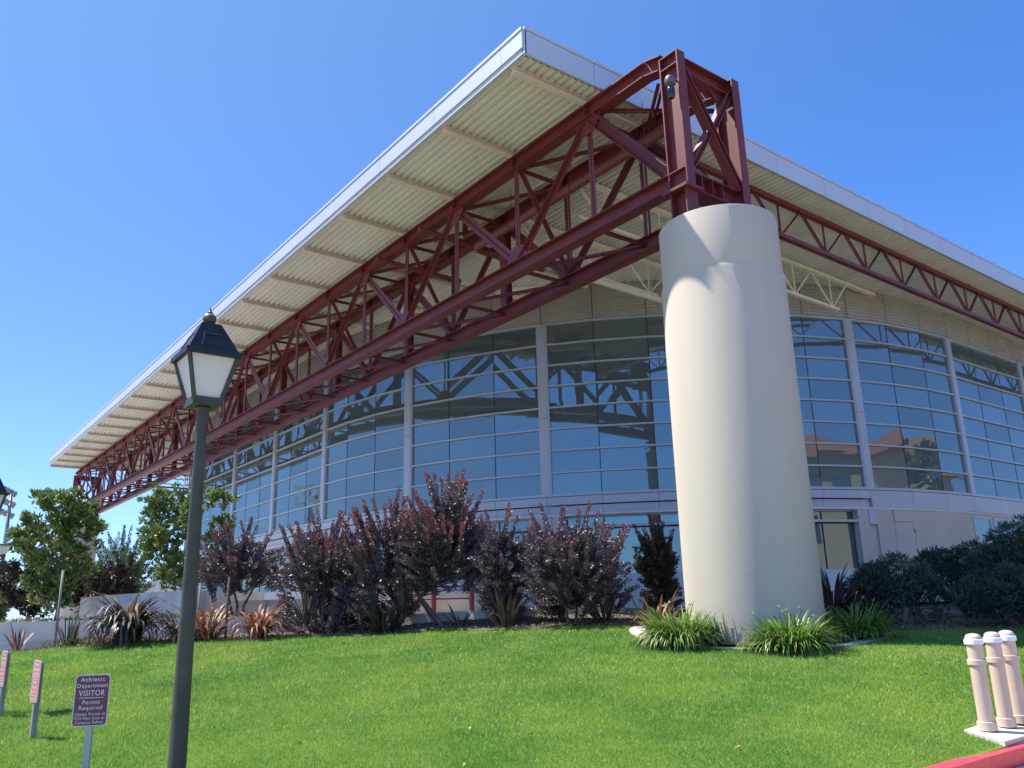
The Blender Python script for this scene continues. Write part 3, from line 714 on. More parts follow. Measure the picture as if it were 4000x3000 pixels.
for i in range(B0, B1):
    b0, b1 = bs(i), bs(i+1); lp = (b1-b0)/3; s0, s1 = b0+.17, b1-.17
    # glass: three flat facets, each pane very slightly out of true
    g = MB()
    edges = [s0, b0+lp, b0+2*lp, s1]
    for j in range(3):
        a, b = wp(edges[j], -.05), wp(edges[j+1], -.05)
        for q in range(8):
            e1, e2 = random.uniform(-.003, .003), random.uniform(-.003, .003)
            nn = (wp(edges[j], 0)-wp(edges[j], -1))
            g.add([(a.x+nn.x*e1, a.y+nn.y*e1, ZG0+q*RH), (b.x-nn.x*e1, b.y-nn.y*e1, ZG0+q*RH), (b.x+nn.x*e2, b.y+nn.y*e2, ZG0+(q+1)*RH), (a.x+nn.x*e2, a.y+nn.y*e2, ZG0+(q+1)*RH)], [(0, 1, 2, 3)])
    win = g.build('window', M_GLASS, hall)
    fr = MB()
    for q in range(9):
        z = ZG0+q*RH; h = .028 if 0 < q < 8 else .045
        for j in range(3): cbox(fr, edges[j], edges[j+1], z-h, z+h, -.06, .03, 1)
    for s in (s0, s1): cbox(fr, s-.03, s+.03, ZG0-.05, ZG1+.05, -.06, .034, 1)
    fr.build('frame', M_SILVER, win)
    for s in edges[1:3]: gk = MB(); cbox(gk, s-.014, s+.014, ZG0, ZG1, -.062, -.042, 1); gk.build('gasket', M_DARK, win)
    cc = MB(); cbox(cc, b0-.142, b0+.142, ZG0+2.77, ZG1+.03, -.08, .05, 1); cbox(cc, b0-.142, b0+.142, ZG0-.05, ZG0+2.755, -.08, .05, 1); cc.build('column_cover', M_SILVER, hall)
    # spandrel panels below the glazing
    sp = MB(); two = i < 4
    for j in range(3):
        a, b = b0+j*lp+.006, b0+(j+1)*lp-.006
        if two:
            cbox(sp, a, b, 3.36, 3.635, -.1, .03, 1); 
            inset = -.09
            cbox(sp, a, b, 3.055, 3.325, -.2, inset, 1)
        else: cbox(sp, a, b, 3.05, 3.635, -.1, .03, 1)
    sp.build('spandrel_panel', M_SPAN, hall)
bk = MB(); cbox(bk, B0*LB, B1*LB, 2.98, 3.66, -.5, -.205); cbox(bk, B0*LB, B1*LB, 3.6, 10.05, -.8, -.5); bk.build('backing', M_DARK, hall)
sl = MB(); cbox(sl, B0*LB, B1*LB, 2.97, 3.045, -.3, .015); sl.build('string_course', M_BASE, hall)
# louvred band up to the soffit
for i in range(B0, B1):
    lv = MB()
    for j in range(3):
        a, b = i*LB+j*LP+.012, i*LB+(j+1)*LP-.012; pa, pb = wp(a), wp(b); nn = (wp((a+b)/2, 1)-wp((a+b)/2))
        z = 10.06; ztop = 11.46+zs(pa.y)
        while z < ztop-.01:
            z2 = min(z+.125, ztop)
            q0, q1 = pa+nn*.075, pb+nn*.075; r0, r1 = pa+nn*.0, pb+nn*.0
            lv.add([(q0.x, q0.y, z), (q1.x, q1.y, z), (r1.x, r1.y, z2), (r0.x, r0.y, z2), (r0.x, r0.y, z), (r1.x, r1.y, z)], [(0, 1, 2, 3), (4, 5, 1, 0)])
            z = z2
    lv.build('louver', M_LOUV, hall)
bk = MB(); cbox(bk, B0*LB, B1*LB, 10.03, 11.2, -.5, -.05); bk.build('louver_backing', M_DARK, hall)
# ground storey: pilasters, recessed windows, base with vents
PIL = [-4, -2, 0, 2, 4]
for i in PIL:
    pl = MB(); s = i*LB
    cbox(pl, s-.65, s-.20, .93, 2.97, -.45, 0, 1); cbox(pl, s-.20, s+.14, .93, 2.97, -.45, -.09, 1); cbox(pl, s+.14, s+.62, .93, 2.97, -.45, 0, 1)
    pp = pl.build('pilaster', M_BEIGE, hall)
    nb = MB(); cbox(nb, s-.21, s+.15, 3.06, 3.64, -.2, -.12, 1); cbox(nb, s-.19, s+.13, 2.46, 2.96, -.09, .02, 1); nb.build('notch_panel', M_SPAN, pp)
for i in PIL[:-1]:
    a, b = i*LB+.62, (i+2)*LB-.65; js = [a]+[i*LB+LP*k for k in range(1, 6)]+[b]
    g = MB()
    for u_, v_ in zip(js[:-1], js[1:]):
        cbox(g, u_, v_, .97, 2.50, -.34, -.30, 1); cbox(g, u_, v_, 2.64, 2.93, -.34, -.30, 1)
    win = g.build('ground_window', M_GLASS2, hall)
    fr = MB()
    for z0, z1, o1 in ((.93, .975, -.22), (2.54, 2.62, -.02), (2.92, 2.975, -.2)): 
        for u_, v_ in zip(js[:-1], js[1:]): cbox(fr, u_, v_, z0, z1, -.38, o1, 1)
    fr.build('frame', M_SILVER, win)
    for s in js: gk = MB(); cbox(gk, s-.025, s+.025, .97, 2.93, -.345, -.285, 1); gk.build('gasket', M_DARK, win)
bsw = MB(); cbox(bsw, B0*LB, 4*LB+.62, -.9, .93, -.45, 0.003); bw_ = bsw.build('base_wall', M_BASE, hall)
for i in range(-12, 20):
    s = i*LP*.5+11.0-.3
    if -17 < s < 22: vn = MB(); cbox(vn, s, s+.42, .19, .35, -.02, .006, 1); vn.build('vent', M_DARK, bw_)
wl = MB(); cbox(wl, 4*LB+.62, B1*LB, -.9, 2.97, -.45, -.004)
ww = wl.build('rendered_wall', M_BEIGE, hall)
dj = MB(); s0, s1 = 24.02, 24.92   # flush door leaf with hinges
d_ = MB(); cbox(d_, s0, s1, -.2, 2.55, -.02, .004, 1); door = d_.build('door', M_BEIGE, hall)
cbox(dj, s0-.012, s1+.012, 2.55, 2.562, -.02, .0055, 1); cbox(dj, s1, s1+.012, -.2, 2.55, -.02, .0055, 1); cbox(dj, s0-.012, s0, 2.55, 2.98, -.02, .0055, 1); dj.build('door_gap', M_DARK, door)
hg = MB()
for z in (2.25, 1.55): cbox(hg, s1-.03, s1+.03, z-.06, z+.06, 0, .02, 1)
hg.build('hinge', M_CAM, door)
for s0, s1 in ((28.6, 29.9), (30.25, 33.4)):
    g = MB(); cbox(g, s0, s1, 1.95, 2.8, -.01, .006); wn = g.build('ground_window', M_GLASS2, hall)
    fr = MB()
    for a, b, z0, z1 in ((s0-.05, s1+.05, 2.8, 2.86), (s0-.05, s1+.05, 1.89, 1.95), (s0-.05, s0, 1.95, 2.8), (s1, s1+.05, 1.95, 2.8)): cbox(fr, a, b, z0, z1, -.02, .03)
    if s1-s0 > 2:
        for q in (1, 2): cbox(fr, s0+q*(s1-s0)/3-.03, s0+q*(s1-s0)/3+.03, 1.95, 2.8, -.02, .028, 1)
    fr.build('frame', M_SILVER, wn)
# back of the hall
bw = MB(); bw.box(-68.5, -15.3, 58.5, 59, -1, 11); bw.box(-69, -68.5, 30, 59, -1, 11); bw.build('back_wall', M_BEIGE, hall)
# ------------------------------------------------------------------ garden walls
kw = [(-26.6, .9, -.60), (-25.35, 2.78, -.57), (-24.56, 4.67, -.47), (-22.4, 7.1, -.33), (-19.65, 10.33, -.16), (-18.2, 11.2, -.10), (-16.75, 11.82, -.05), (-15.79, 12.27, -.02), (-15.2, 12.9, -.02), (-14.6, 14.2, -.02)]
o = path_wall(MB(), kw, .22, -1.3).build('kerb_wall', M_CONC, origin=(-21, 8.5, -.6)); tag(o, 'low pale concrete kerb wall curving behind the planting bed', 'wall', kind='thing')
uw = [(-28.2, -.6, -.06), (-26.9, 1.7, -.06), (-26.05, 3.2, -.06), (-25.25, 5.1, -.065), (-23.75, 6.95, -.07), (-22.6, 8.35, -.08), (-21.2, 9.8, -.085), (-20.2, 10.55, -.09)]
o = path_wall(MB(), uw, .24, -1.2).build('planter_wall', M_CONC, origin=(-24, 6, -.5)); tag(o, 'upper white planter wall just behind the low kerb wall at left', 'wall', kind='thing')
rw = [(-28.6, 5.2, .60), (-27.3, 6.21, .66), (-25.95, 7.45, .71), (-26.6, 8.4, .71), (-27.45, 9.37, .70), (-28.4, 10.6, .70)]
o = path_wall(MB(), rw, .3, -.4).build('ramp_wall', M_CONCD, origin=(-26, 7.4, -.1)); tag(o, 'streaked grey concrete ramp wall behind the lamp post', 'wall', kind='thing')
o = path_wall(MB(), [(-24.75, 8.35, .37), (-23.9, 9.6, .37), (-23.2, 10.6, .37)], .3, -.3).build('planter_wall', M_CONC, origin=(-23.9, 9.6, -.1)); tag(o, 'short pale concrete wall block between the dark bushes right of the lamp post', 'wall', kind='thing')
o = path_wall(MB(), [(-21.9, 11.25, .42), (-21.05, 12.5, .45), (-20.0, 14.1, .40)], .25, -.3).build('seat_wall', M_CONC, origin=(-21, 12.5, -.1)); tag(o, 'sunlit pale wall behind the red railing', 'wall', kind='thing')
o = MB().box(-48, -43, 17.2, 17.6, -.3, 1.75).build('far_wall', M_BEIGE, origin=(-45, 17.4, -.2)); bpy.data.objects.remove(o)
o = path_wall(MB(), [(-44.2, 9.3, 1.62), (-42.6, 11.9, 1.62)], .3, -.3).build('screen_wall', M_CONCD, origin=(-43.4, 10.6, -.2)); tag(o, 'dull brown screen wall beyond the ramp wall', 'wall', kind='thing')
# red railing on the patio
rl = thing('railing', (-20.6, 12.2, -.15), 'dark red railing with square posts in front of the pale seat wall', 'railing')
RP = [(-21.45, 10.95), (-20.86, 11.95), (-20.46, 12.6), (-19.9, 13.5)]
for x, y in RP:
    MB().box(x-.05, x+.05, y-.05, y+.05, -.17, .60).build('post', M_RAIL, rl)
for z in (.60, .26):
    MB().tube([(x, y, z) for x, y in RP], .022, 8).build('rail', M_RAIL, rl, True)

# ------------------------------------------------------------------ foliage tools
L_PURP = leafmat('purple_leaf', [(.055, .036, .048), (.098, .068, .086), (.14, .10, .12), (.075, .07, .055), (.14, .075, .085)], .45, .16, .6)
L_RED = leafmat('red_young_leaf', [(.15, .062, .062), (.27, .075, .066), (.12, .068, .078)], .45, .25, .5)
L_TREE = leafmat('broad_green_leaf', [(.06, .105, .024), (.115, .175, .04), (.175, .225, .06), (.08, .13, .03)], .42, .3, .45)
L_TIP = leafmat('young_green_leaf', [(.17, .22, .05), (.24, .27, .08)], .35, .35, .5)
L_DARK = leafmat('dark_green_leaf', [(.010, .022, .012), (.022, .040, .020), (.035, .055, .026)], .45, .12, .4)
L_DPUR = leafmat('dark_purple_leaf', [(.024, .021, .018), (.042, .035, .028), (.07, .046, .038), (.05, .07, .028)], .4, .15, .4)
L_MYRT = leafmat('fine_green_leaf', [(.05, .085, .035), (.09, .13, .06), (.13, .16, .08)], .45, .3, .4)
L_SHRUB = leafmat('blue_green_leaf', [(.022, .045, .032), (.040, .070, .048), (.060, .095, .062)], .5, .15, .35)
L_FLAXB = leafmat('bronze_strap_leaf', [(.06, .045, .03), (.12, .085, .06), (.20, .15, .10), (.075, .04, .035)], .5, .18, .5)
L_FLAXR = leafmat('coppery_strap_leaf', [(.17, .06, .035), (.30, .12, .06), (.42, .20, .10), (.20, .05, .05)], .5, .25, .45)
L_FLAXD = leafmat('dark_strap_leaf', [(.03, .022, .02), (.06, .045, .035), (.09, .06, .05), (.045, .05, .03)], .5, .15, .45)
L_LILY = leafmat('bright_strap_leaf', [(.05, .12, .016), (.10, .20, .028), (.16, .27, .045), (.24, .29, .07)], .42, .35, .45)
L_LILYD = leafmat('straw_leaf', [(.30, .22, .09), (.40, .30, .14)], .6, .3, .3)
L_BUD = leafmat('pale_bud', [(.42, .42, .22), (.5, .46, .3)], .6, .3, .3)
L_COVER = leafmat('ground_cover_leaf', [(.05, .08, .02), (.10, .13, .03), (.20, .17, .07)], .6, .3, .2)
def leaf_build(name, P, D, ln, wd, mats, mi, parent, seed=0, origin=None):
    """one rhombic, slightly folded leaf per row of P along D"""
    n = len(P); P = np.asarray(P, float); D = np.asarray(D, float); D /= np.linalg.norm(D, axis=1)[:, None]+1e-9
    rr = RNG.normal(size=(n, 3)); S = np.cross(D, rr); S /= np.linalg.norm(S, axis=1)[:, None]+1e-9
    N = np.cross(S, D)
    ln = np.broadcast_to(ln, (n,))[:, None]; wd = np.broadcast_to(wd, (n,))[:, None]
    mid = P+D*ln*.45
    V = np.stack([P, mid+S*wd*.5+N*wd*.15, P+D*ln-N*ln*.08, mid-S*wd*.5+N*wd*.15], 1).reshape(-1, 3)
    off = WORLD[parent.name] if parent is not None else Vector(origin or (0, 0, 0))
    V = V-np.array(off)
    me = bpy.data.meshes.new(name); nf = n*2
    q = np.arange(n)[:, None]*4
    F = np.concatenate([q+np.array([[0, 1, 2]]), q+np.array([[0, 2, 3]])], 1).reshape(-1)
    me.vertices.add(n*4); me.vertices.foreach_set('co', V.ravel())
    me.loops.add(nf*3); me.loops.foreach_set('vertex_index', F.astype(np.int32))
    me.polygons.add(nf); me.polygons.foreach_set('loop_start', np.arange(0, nf*3, 3, dtype=np.int32)); 
    for m in mats: me.materials.append(m)
    me.polygons.foreach_set('material_index', np.repeat(np.broadcast_to(mi, (n,)), 2).astype(np.int32))
    me.update(calc_edges=True); me.validate()
    o = bpy.data.objects.new(name, me); COL.objects.link(o)
    if parent is not None: o.parent = parent; WORLD[o.name] = off.copy()
    else: o.location = off; WORLD[o.name] = Vector(off)
    return o
def strap_build(name, blades, mats, parent, origin=None):
    """blades: list of (list of points, width, material index): tapered folded ribbons"""
    v = []; f = []; mi = []
    for pts, wd, m in blades:
        n = len(pts); b = len(v)
        for i, p in enumerate(pts):
            d = (pts[min(i+1, n-1)]-pts[max(i-1, 0)]); s_ = d.cross(Vector((0, 0, 1)))
            if s_.length < 1e-5: s_ = Vector((1, 0, 0))
            s_.normalize(); t = i/(n-1); ww = wd*(.55+.9*t if t < .5 else 1-((t-.5)/.5)**2*.97)*.5
            v += [p-s_*ww, p+s_*ww]
        for i in range(n-1): f.append((b+2*i, b+2*i+1, b+2*i+3, b+2*i+2)); mi.append(m)
    off = WORLD[parent.name]
    me = bpy.data.meshes.new(name); me.from_pydata([tuple(p-off) for p in v], [], f)
    for m in mats: me.materials.append(m)
    me.polygons.foreach_set('material_index', mi); me.polygons.foreach_set('use_smooth', [True]*len(f)); me.update()
    o = bpy.data.objects.new(name, me); COL.objects.link(o); o.parent = parent; WORLD[o.name] = off.copy(); return o
def arch(p, az, tilt, L, droop, n=7, twist=0.):
    """points of an arching blade: start tilt from vertical, bending over by droop"""
    pts = [Vector(p)]; t = tilt; st = L/(n-1)
    for i in range(n-1):
        d = Vector((math.cos(az)*math.sin(t), math.sin(az)*math.sin(t), math.cos(t))); pts.append(pts[-1]+d*st)
        t = min(t+droop/(n-1)*(.4+1.6*i/(n-1)), 2.9); az += twist/(n-1)
    return pts
def clump(name, x, y, z, label, cat, group, n, L, wd, mats, spread=(.05, .9), droop=(.4, 1.6), r0=.12, mw=None, stalks=0, stiff=0., seed=0):
    rd = random.Random(int(seed*977+abs(x*131)+abs(y*71)))
    t = thing(name, (x, y, z), label, cat, group); bl = []
    for i in range(n):
        az = rd.uniform(0, 6.283); u = rd.random(); tilt = spread[0]+(spread[1]-spread[0])*u**.8
        rr_ = r0*math.sqrt(rd.random()); ll = L*rd.uniform(.6, 1.08)*(1-.15*u)
        dr = rd.uniform(*droop)*(.65+.45*u)
        if rd.random() < stiff: dr *= .2
        m = rd.choices(range(len(mats)), mw)[0] if mw else rd.randrange(len(mats))
        bl.append((arch((x+rr_*math.cos(az), y+rr_*math.sin(az), z-.02), az+rd.uniform(-.3, .3), tilt, ll, dr, 8, rd.uniform(-.5, .5)), wd*rd.uniform(.7, 1.25), m))
    strap_build('leaves', bl, mats, t)
    if stalks:
        sb = MB(); P = []; D = []
        for i in range(stalks):
            az = rd.uniform(0, 6.283); p = arch((x+rd.uniform(-.15, .15), y+rd.uniform(-.15, .15), z), az, rd.uniform(.1, .7), L*rd.uniform(.75, 1.0), rd.uniform(.0, .4), 5)
            sb.tube(p, .005, 5)
            for k in range(rd.randint(3, 6)): P.append(p[-1]); D.append((rd.gauss(0, 1), rd.gauss(0, 1), rd.uniform(0, 1.5)))
        sb.build('flower_stalk', L_LILY, t); leaf_build('bud', P, D, .055, .022, [L_BUD], 0, t)
    return t
def plume_leaves(p0, p1, rd, step, l0, l1, red_at, P, D, LN, MI, lean=.55):
    p0, p1 = Vector(p0), Vector(p1); ax = p1-p0; L = ax.length; ax.normalize()
    a = ax.cross(Vector((.3, .5, .8))).normalized(); b = ax.cross(a); n = int(L/step); ph = rd.uniform(0, 6.28)
    for i in range(n):
        t = (i+rd.random())/max(n, 1); th = ph+i*2.4; e = a*math.cos(th)+b*math.sin(th)
        P.append(p0+ax*(L*t)+e*.012); dd = e*(1-.35*t)+ax*(lean+.5*t)+Vector((rd.gauss(0, .2), rd.gauss(0, .2), rd.gauss(0, .2))); D.append(dd)
        LN.append((l0+(l1-l0)*t)*rd.uniform(.8, 1.2)); MI.append(1 if t > red_at+rd.uniform(-.12, .12) else 0)
def plume_bush(name, x, y, z, H, left, right, label, cat, group, mats, n_top=60, n_in=70, bottom=.3, red_at=.72, leaf=(.095, .06), step=.0085, depth=None, trunks=4, plume=(.7, 1.25), spike=1.0, seed=1, lean_c=(0, 0), bark=None):
    """multi-stemmed shrub whose shoots end in upright leafy plumes; left/right: reach across the view"""
    rd = random.Random(seed); t = thing(name, (x, y, z), label, cat, group)
    az = math.atan2(y, x); rt = Vector((math.sin(az), -math.cos(az), 0)); fw = Vector((math.cos(az), math.sin(az), 0))
    dp = depth or (left+right)*.42; cc = Vector((x, y, z))
    P = []; D = []; LN = []; MI = []; tops = []
    for i in range(n_top+n_in):
        inner = i >= n_top
        u = rd.uniform(-1, 1); vv = rd.uniform(-1, 1)
        if u*u+vv*vv > 1: u *= .7; vv *= .7
        q = math.sqrt(u*u+vv*vv)
        off = rt*(u*(right if u > 0 else left))+fw*(vv*dp)
        hz = H*(1-.24*q**2.4)*(rd.uniform(.94, 1.06) if rd.random() < .4 else rd.uniform(.70, .9))
        if inner: hz = H*(bottom+(.82*(1-.3*q*q)-bottom)*rd.random()**.8)
        tip = cc+off+Vector((0, 0, hz)); pl = rd.uniform(*plume)*(.55 if inner else spike)*min(1, H/3)
        out = off.normalized()*(.10+.5*q)+Vector((rd.gauss(0, .10), rd.gauss(0, .10), 1.0 if not inner else rd.uniform(.1, .9)))
        if inner: out += off.normalized()*.5
        out.normalize(); p0 = tip-out*pl
        plume_leaves(p0, tip, rd, step, leaf[0], leaf[1], red_at if not inner else red_at+.25, P, D, LN, MI)
        tops.append(p0)
    LN = np.array(LN); leaf_build('foliage', P, D, LN, LN*.62, mats, np.array(MI), t)
    sb = MB(); forks = []
    for k in range(trunks):
        a_ = rd.uniform(0, 6.28); b0 = cc+Vector((math.cos(a_)*.12, math.sin(a_)*.12, -.08)); fk = cc+Vector((lean_c[0]*.5+math.cos(a_)*.35*left, lean_c[1]*.5+math.sin(a_)*.3*left, H*bottom*rd.uniform(.7, 1.1)))
        mid = (b0+fk)/2+Vector((rd.gauss(0, .08), rd.gauss(0, .08), 0)); sb.tube([b0, mid, fk], [.05*H/3, .042*H/3, .032*H/3], 6, cap=False); forks.append(fk)
    for p in tops[::2]:
        fk = min(forks, key=lambda q_: (q_-p).length); sb.tube([fk, (fk+p)/2+Vector((0, 0, .06)), p], [.02*H/3, .012, .006], 5, cap=False)
    sb.build('stems', bark or M_BARK, t)
    return t

# smoke bushes along the bed
SG = 'purple smoke bushes along the bed'; SM = [L_PURP, L_RED]
plume_bush('smoke_bush', -18.42, 10.08, -.47, 3.3, 1.6, 1.15, 'large purple smoke bush left of the leaning bare trunk, dense to the ground', 'bush', SG, SM, 70, 150, .14, .78, seed=11, trunks=6)
plume_bush('smoke_bush', -17.0, 10.9, -.39, 3.55, 1.6, 1.15, 'tallest purple smoke bush, reddish spikes above a leaning bare trunk', 'bush', SG, SM, 84, 190, .27, .68, seed=12, trunks=2, lean_c=(-.7, -.25))
plume_bush('smoke_bush', -15.35, 11.3, -.38, 2.62, .8, .75, 'narrow purple smoke bush between the tallest one and the broad one beside the pillar', 'bush', SG, SM, 26, 120, .14, .86, seed=13, spike=1.2)
plume_bush('smoke_bush', -13.6, 11.75, -.39, 2.5, 1.25, 1.45, 'broad greyish purple smoke bush nearest the left side of the pillar', 'bush', SG, SM, 50, 220, .16, .9, seed=14, trunks=3, spike=1.0)
plume_bush('smoke_bush', -19.85, 9.05, -.52, 2.95, 1.5, 1.1, 'purple smoke bush with coppery lower leaves beside the orange flax', 'bush', SG, SM, 56, 170, .08, .76, seed=15, trunks=5)
plume_bush('smoke_bush', -23.5, 8.2, -.2, 2.75, 1.4, 1.6, 'purple smoke bush on the upper terrace, just right of the lamp post', 'bush', SG, SM, 60, 130, .36, .86, seed=16, trunks=3)
plume_bush('smoke_bush', -21.6, 9.9, -.2, 2.5, .9, .9, 'green tinged smoke bush behind the coppery one on the terrace', 'bush', SG, [L_DPUR, L_RED], 50, 120, .25, .75, seed=26, trunks=3)
plume_bush('smoke_bush', -13.05, 13.85, -.3, 2.25, .62, .5, 'shaded dark smoke bush half hidden by the left edge of the pillar', 'bush', SG, [L_DPUR, L_RED], 30, 130, .1, .9, seed=17)

# flaxes
FG = 'flax clumps in the bed'
def flax(x, y, label, n, L, wd, mats, z=None, **k): return clump('flax', x, y, g1(x, y) if z is None else z, label, 'plant', FG, n, L, wd, mats, **k)
flax(-24.6, 1.75, 'bronze flax cut by the left photo edge', 26, 1.0, .05, [L_FLAXB, L_FLAXR], spread=(.1, 1.1), droop=(.1, .8))
flax(-24.2, 3.05, 'small reddish flax second from the left photo edge', 22, .85, .05, [L_FLAXB, L_FLAXR], spread=(.05, .9), droop=(0, .3), r0=.08)
flax(-23.4, 4.0, 'upright brown flax of few stiff blades in front of the white planter wall', 26, .85, .05, [L_FLAXB, L_FLAXD], spread=(.03, .55), droop=(0, .25), r0=.1)
flax(-22.5, 4.65, 'bronze flax with spreading blades at the left flank of the big drooping one', 34, .85, .045, [L_FLAXB, L_FLAXR], spread=(.2, 1.15), droop=(.1, .7), r0=.15)
flax(-21.7, 4.95, 'big dark bronze flax with drooping blades left of the lamp post', 240, 1.8, .07, [L_FLAXB, L_FLAXD], spread=(.03, .5), droop=(2.6, 4.0), r0=.22, mw=[2, 1])
flax(-21.1, 6.05, 'coppery flax partly hidden behind the lamp post', 90, 1.05, .05, [L_FLAXR, L_FLAXB], spread=(.1, .95), droop=(1.5, 3.2), r0=.18)
flax(-20.8, 6.55, 'coppery flax just right of the lamp post', 90, 1.05, .05, [L_FLAXR, L_FLAXB], spread=(.1, .9), droop=(.6, 1.9), r0=.18)
flax(-20.1, 7.5, 'bright orange copper flax beside the coppery smoke bush', 130, 1.35, .055, [L_FLAXR, L_FLAXB], spread=(.03, .7), droop=(1.8, 3.6), r0=.16, mw=[4, 1])
flax(-17.9, 9.7, 'dark flax under the large smoke bush', 70, 1.1, .05, [L_FLAXD], spread=(.05, 1.0), droop=(.4, 1.6), r0=.2)
flax(-16.5, 10.85, 'small flax with one tall red blade beside the leaning trunk', 22, .75, .045, [L_FLAXD, L_FLAXB], spread=(.3, 1.1), droop=(.3, 1.2), r0=.1)
flax(-14.95, 11.05, 'dark flax under the narrow smoke bush', 60, 1.2, .05, [L_FLAXD, L_FLAXB], spread=(.05, 1.0), droop=(.2, 1.4), r0=.2, mw=[3, 1])
flax(-13.0, 12.1, 'dark flax with stiff fanning blades under the broad smoke bush', 46, 1.0, .045, [L_FLAXD, L_FLAXB], spread=(.05, 1.1), droop=(.05, .5), r0=.12)
flax(-12.45, 12.65, 'small dark flax between the broad smoke bush and the pillar', 30, .7, .04, [L_FLAXD, L_FLAXB], spread=(.1, 1.2), droop=(.3, 1.2), r0=.12)
flax(-11.65, 12.25, 'rusty brown flax behind the left daylily', 60, .85, .05, [L_FLAXR, L_FLAXB], spread=(.1, 1.0), droop=(.7, 2.0), r0=.2)
flax(-9.45, 14.7, 'large shaded dark flax at the right flank of the pillar', 170, 1.65, .06, [L_FLAXD], spread=(.05, .75), droop=(1.2, 2.7), r0=.3)
flax(-23.9, 7.55, 'orange flax on the terrace behind the kerb wall', 60, .8, .05, [L_FLAXR], z=-.2, spread=(.2, 1.1), droop=(.8, 2.0), r0=.25)
# daylilies round the pillar
DG = 'daylily clumps round the pillar'
def lily(x, y, label, n, L, st, mats=None, mw=None, r0=.3): return clump('daylily', x, y, g1(x, y)+.03, label, 'plant', DG, n, L, .026, mats or [L_LILY, L_LILYD], spread=(.15, 1.1), droop=(1.3, 2.7), r0=r0, mw=mw or [24, 1], stalks=st)
lily(-9.98, 10.99, 'sunlit green daylily clump at the left foot of the pillar', 860, .84, 4, r0=.42)
lily(-8.33, 11.72, 'sunlit green daylily clump at the right foot of the pillar', 820, .78, 6, r0=.40)
lily(-8.30, 13.62, 'shaded daylily clump right of the pillar beside the dark shrubs', 600, .75, 3, r0=.38)

# ------------------------------------------------------------------ rounded shrubs and trees
def rosettes(centers, outs, rd, nl, ln, wd, P, D, LN, MI, tipmat=0., r=.1):
    for c, o_ in zip(centers, outs):
        k = rd.randint(int(nl*.7), int(nl*1.3)); young = 1 if rd.random() < tipmat else 0
        for i in range(k):
            e = Vector((rd.gauss(0, 1), rd.gauss(0, 1), rd.gauss(0, 1))).normalized()
            d = e+o_*rd.uniform(.4, 1.1); P.append(c+e*r*rd.random()); D.append(d); LN.append(ln*rd.uniform(.65, 1.2)); MI.append(young)
def dome_shrub(x, y, z, H, left, right, label, mats, n=420, nl=16, ln=.10, wd=.22, seed=1, lobes=7, depth=None, name='shrub', group='dark shrubs right of the pillar', bottom=0.):
    rd = random.Random(seed); t = thing(name, (x, y, z), label, 'shrub', group)
    az = math.atan2(y, x); rt = Vector((math.sin(az), -math.cos(az), 0)); fw = Vector((math.cos(az), math.sin(az), 0)); dp = depth or (left+right)*.45
    L = []
    for i in range(lobes):
        u = rd.uniform(-.75, .75); v_ = rd.uniform(-.6, .6)
        c = Vector((x, y, z))+rt*(u*(right if u > 0 else left))+fw*(v_*dp); r_ = min(left+right, H)*rd.uniform(.24, .38)
        L.append((c+Vector((0, 0, max(r_*.8, (H-r_)*(1-.5*u*u)*rd.uniform(.55, 1.0)))), r_))
    C = []; O = []
    for i in range(n):
        c, r_ = rd.choice(L); e = Vector((rd.gauss(0, 1), rd.gauss(0, 1), rd.gauss(0, 1)+.25)).normalized()
        p = c+e*r_*(1-.45*rd.random()**2.2)
        if p.z < z+bottom*H: p.z = z+bottom*H+rd.random()*.2
        C.append(p); O.append(e*.8+Vector((0, 0, .5)))
    P = []; D = []; LN = []; MI = []; rosettes(C, O, rd, nl, ln, wd, P, D, LN, MI, .12 if len(mats) > 1 else 0, .07)
    LN = np.array(LN); leaf_build('foliage', P, D, LN, LN*wd, mats, np.array(MI), t)
    sb = MB()
    for c, r_ in L: sb.tube([(x+rd.gauss(0, .08), y+rd.gauss(0, .08), z-.05), ((x+c.x)/2, (y+c.y)/2, z+(c.z-z)*.5), c], [.035, .025, .01], 5, cap=False)
    sb.build('stems', M_BARK, t); return t
S = [L_SHRUB]
dome_shrub(-8.95, 16.3, -.6, 1.42, .85, .78, 'low rounded dark shrub next to the shaded flax', S, 900, seed=31, lobes=9)
dome_shrub(-9.25, 19.6, -.5, 1.85, .75, .75, 'taller dark shrub behind the rounded one, against the beige wall', S, 800, seed=32)
dome_shrub(-7.85, 18.9, -.55, 2.12, .9, 1.3, 'tallest dark shrub at the right edge below the hall windows', S, 1300, seed=33, lobes=10)
dome_shrub(-7.2, 17.1, -.6, 1.15, 1.05, 1.2, 'low spreading dark shrub in front of the tallest one at the right edge', S, 950, seed=34, lobes=8)
dome_shrub(-6.1, 19.6, -.55, 2.3, .9, 1.0, 'dark shrub mostly cut off by the right photo edge', S, 500, seed=35)
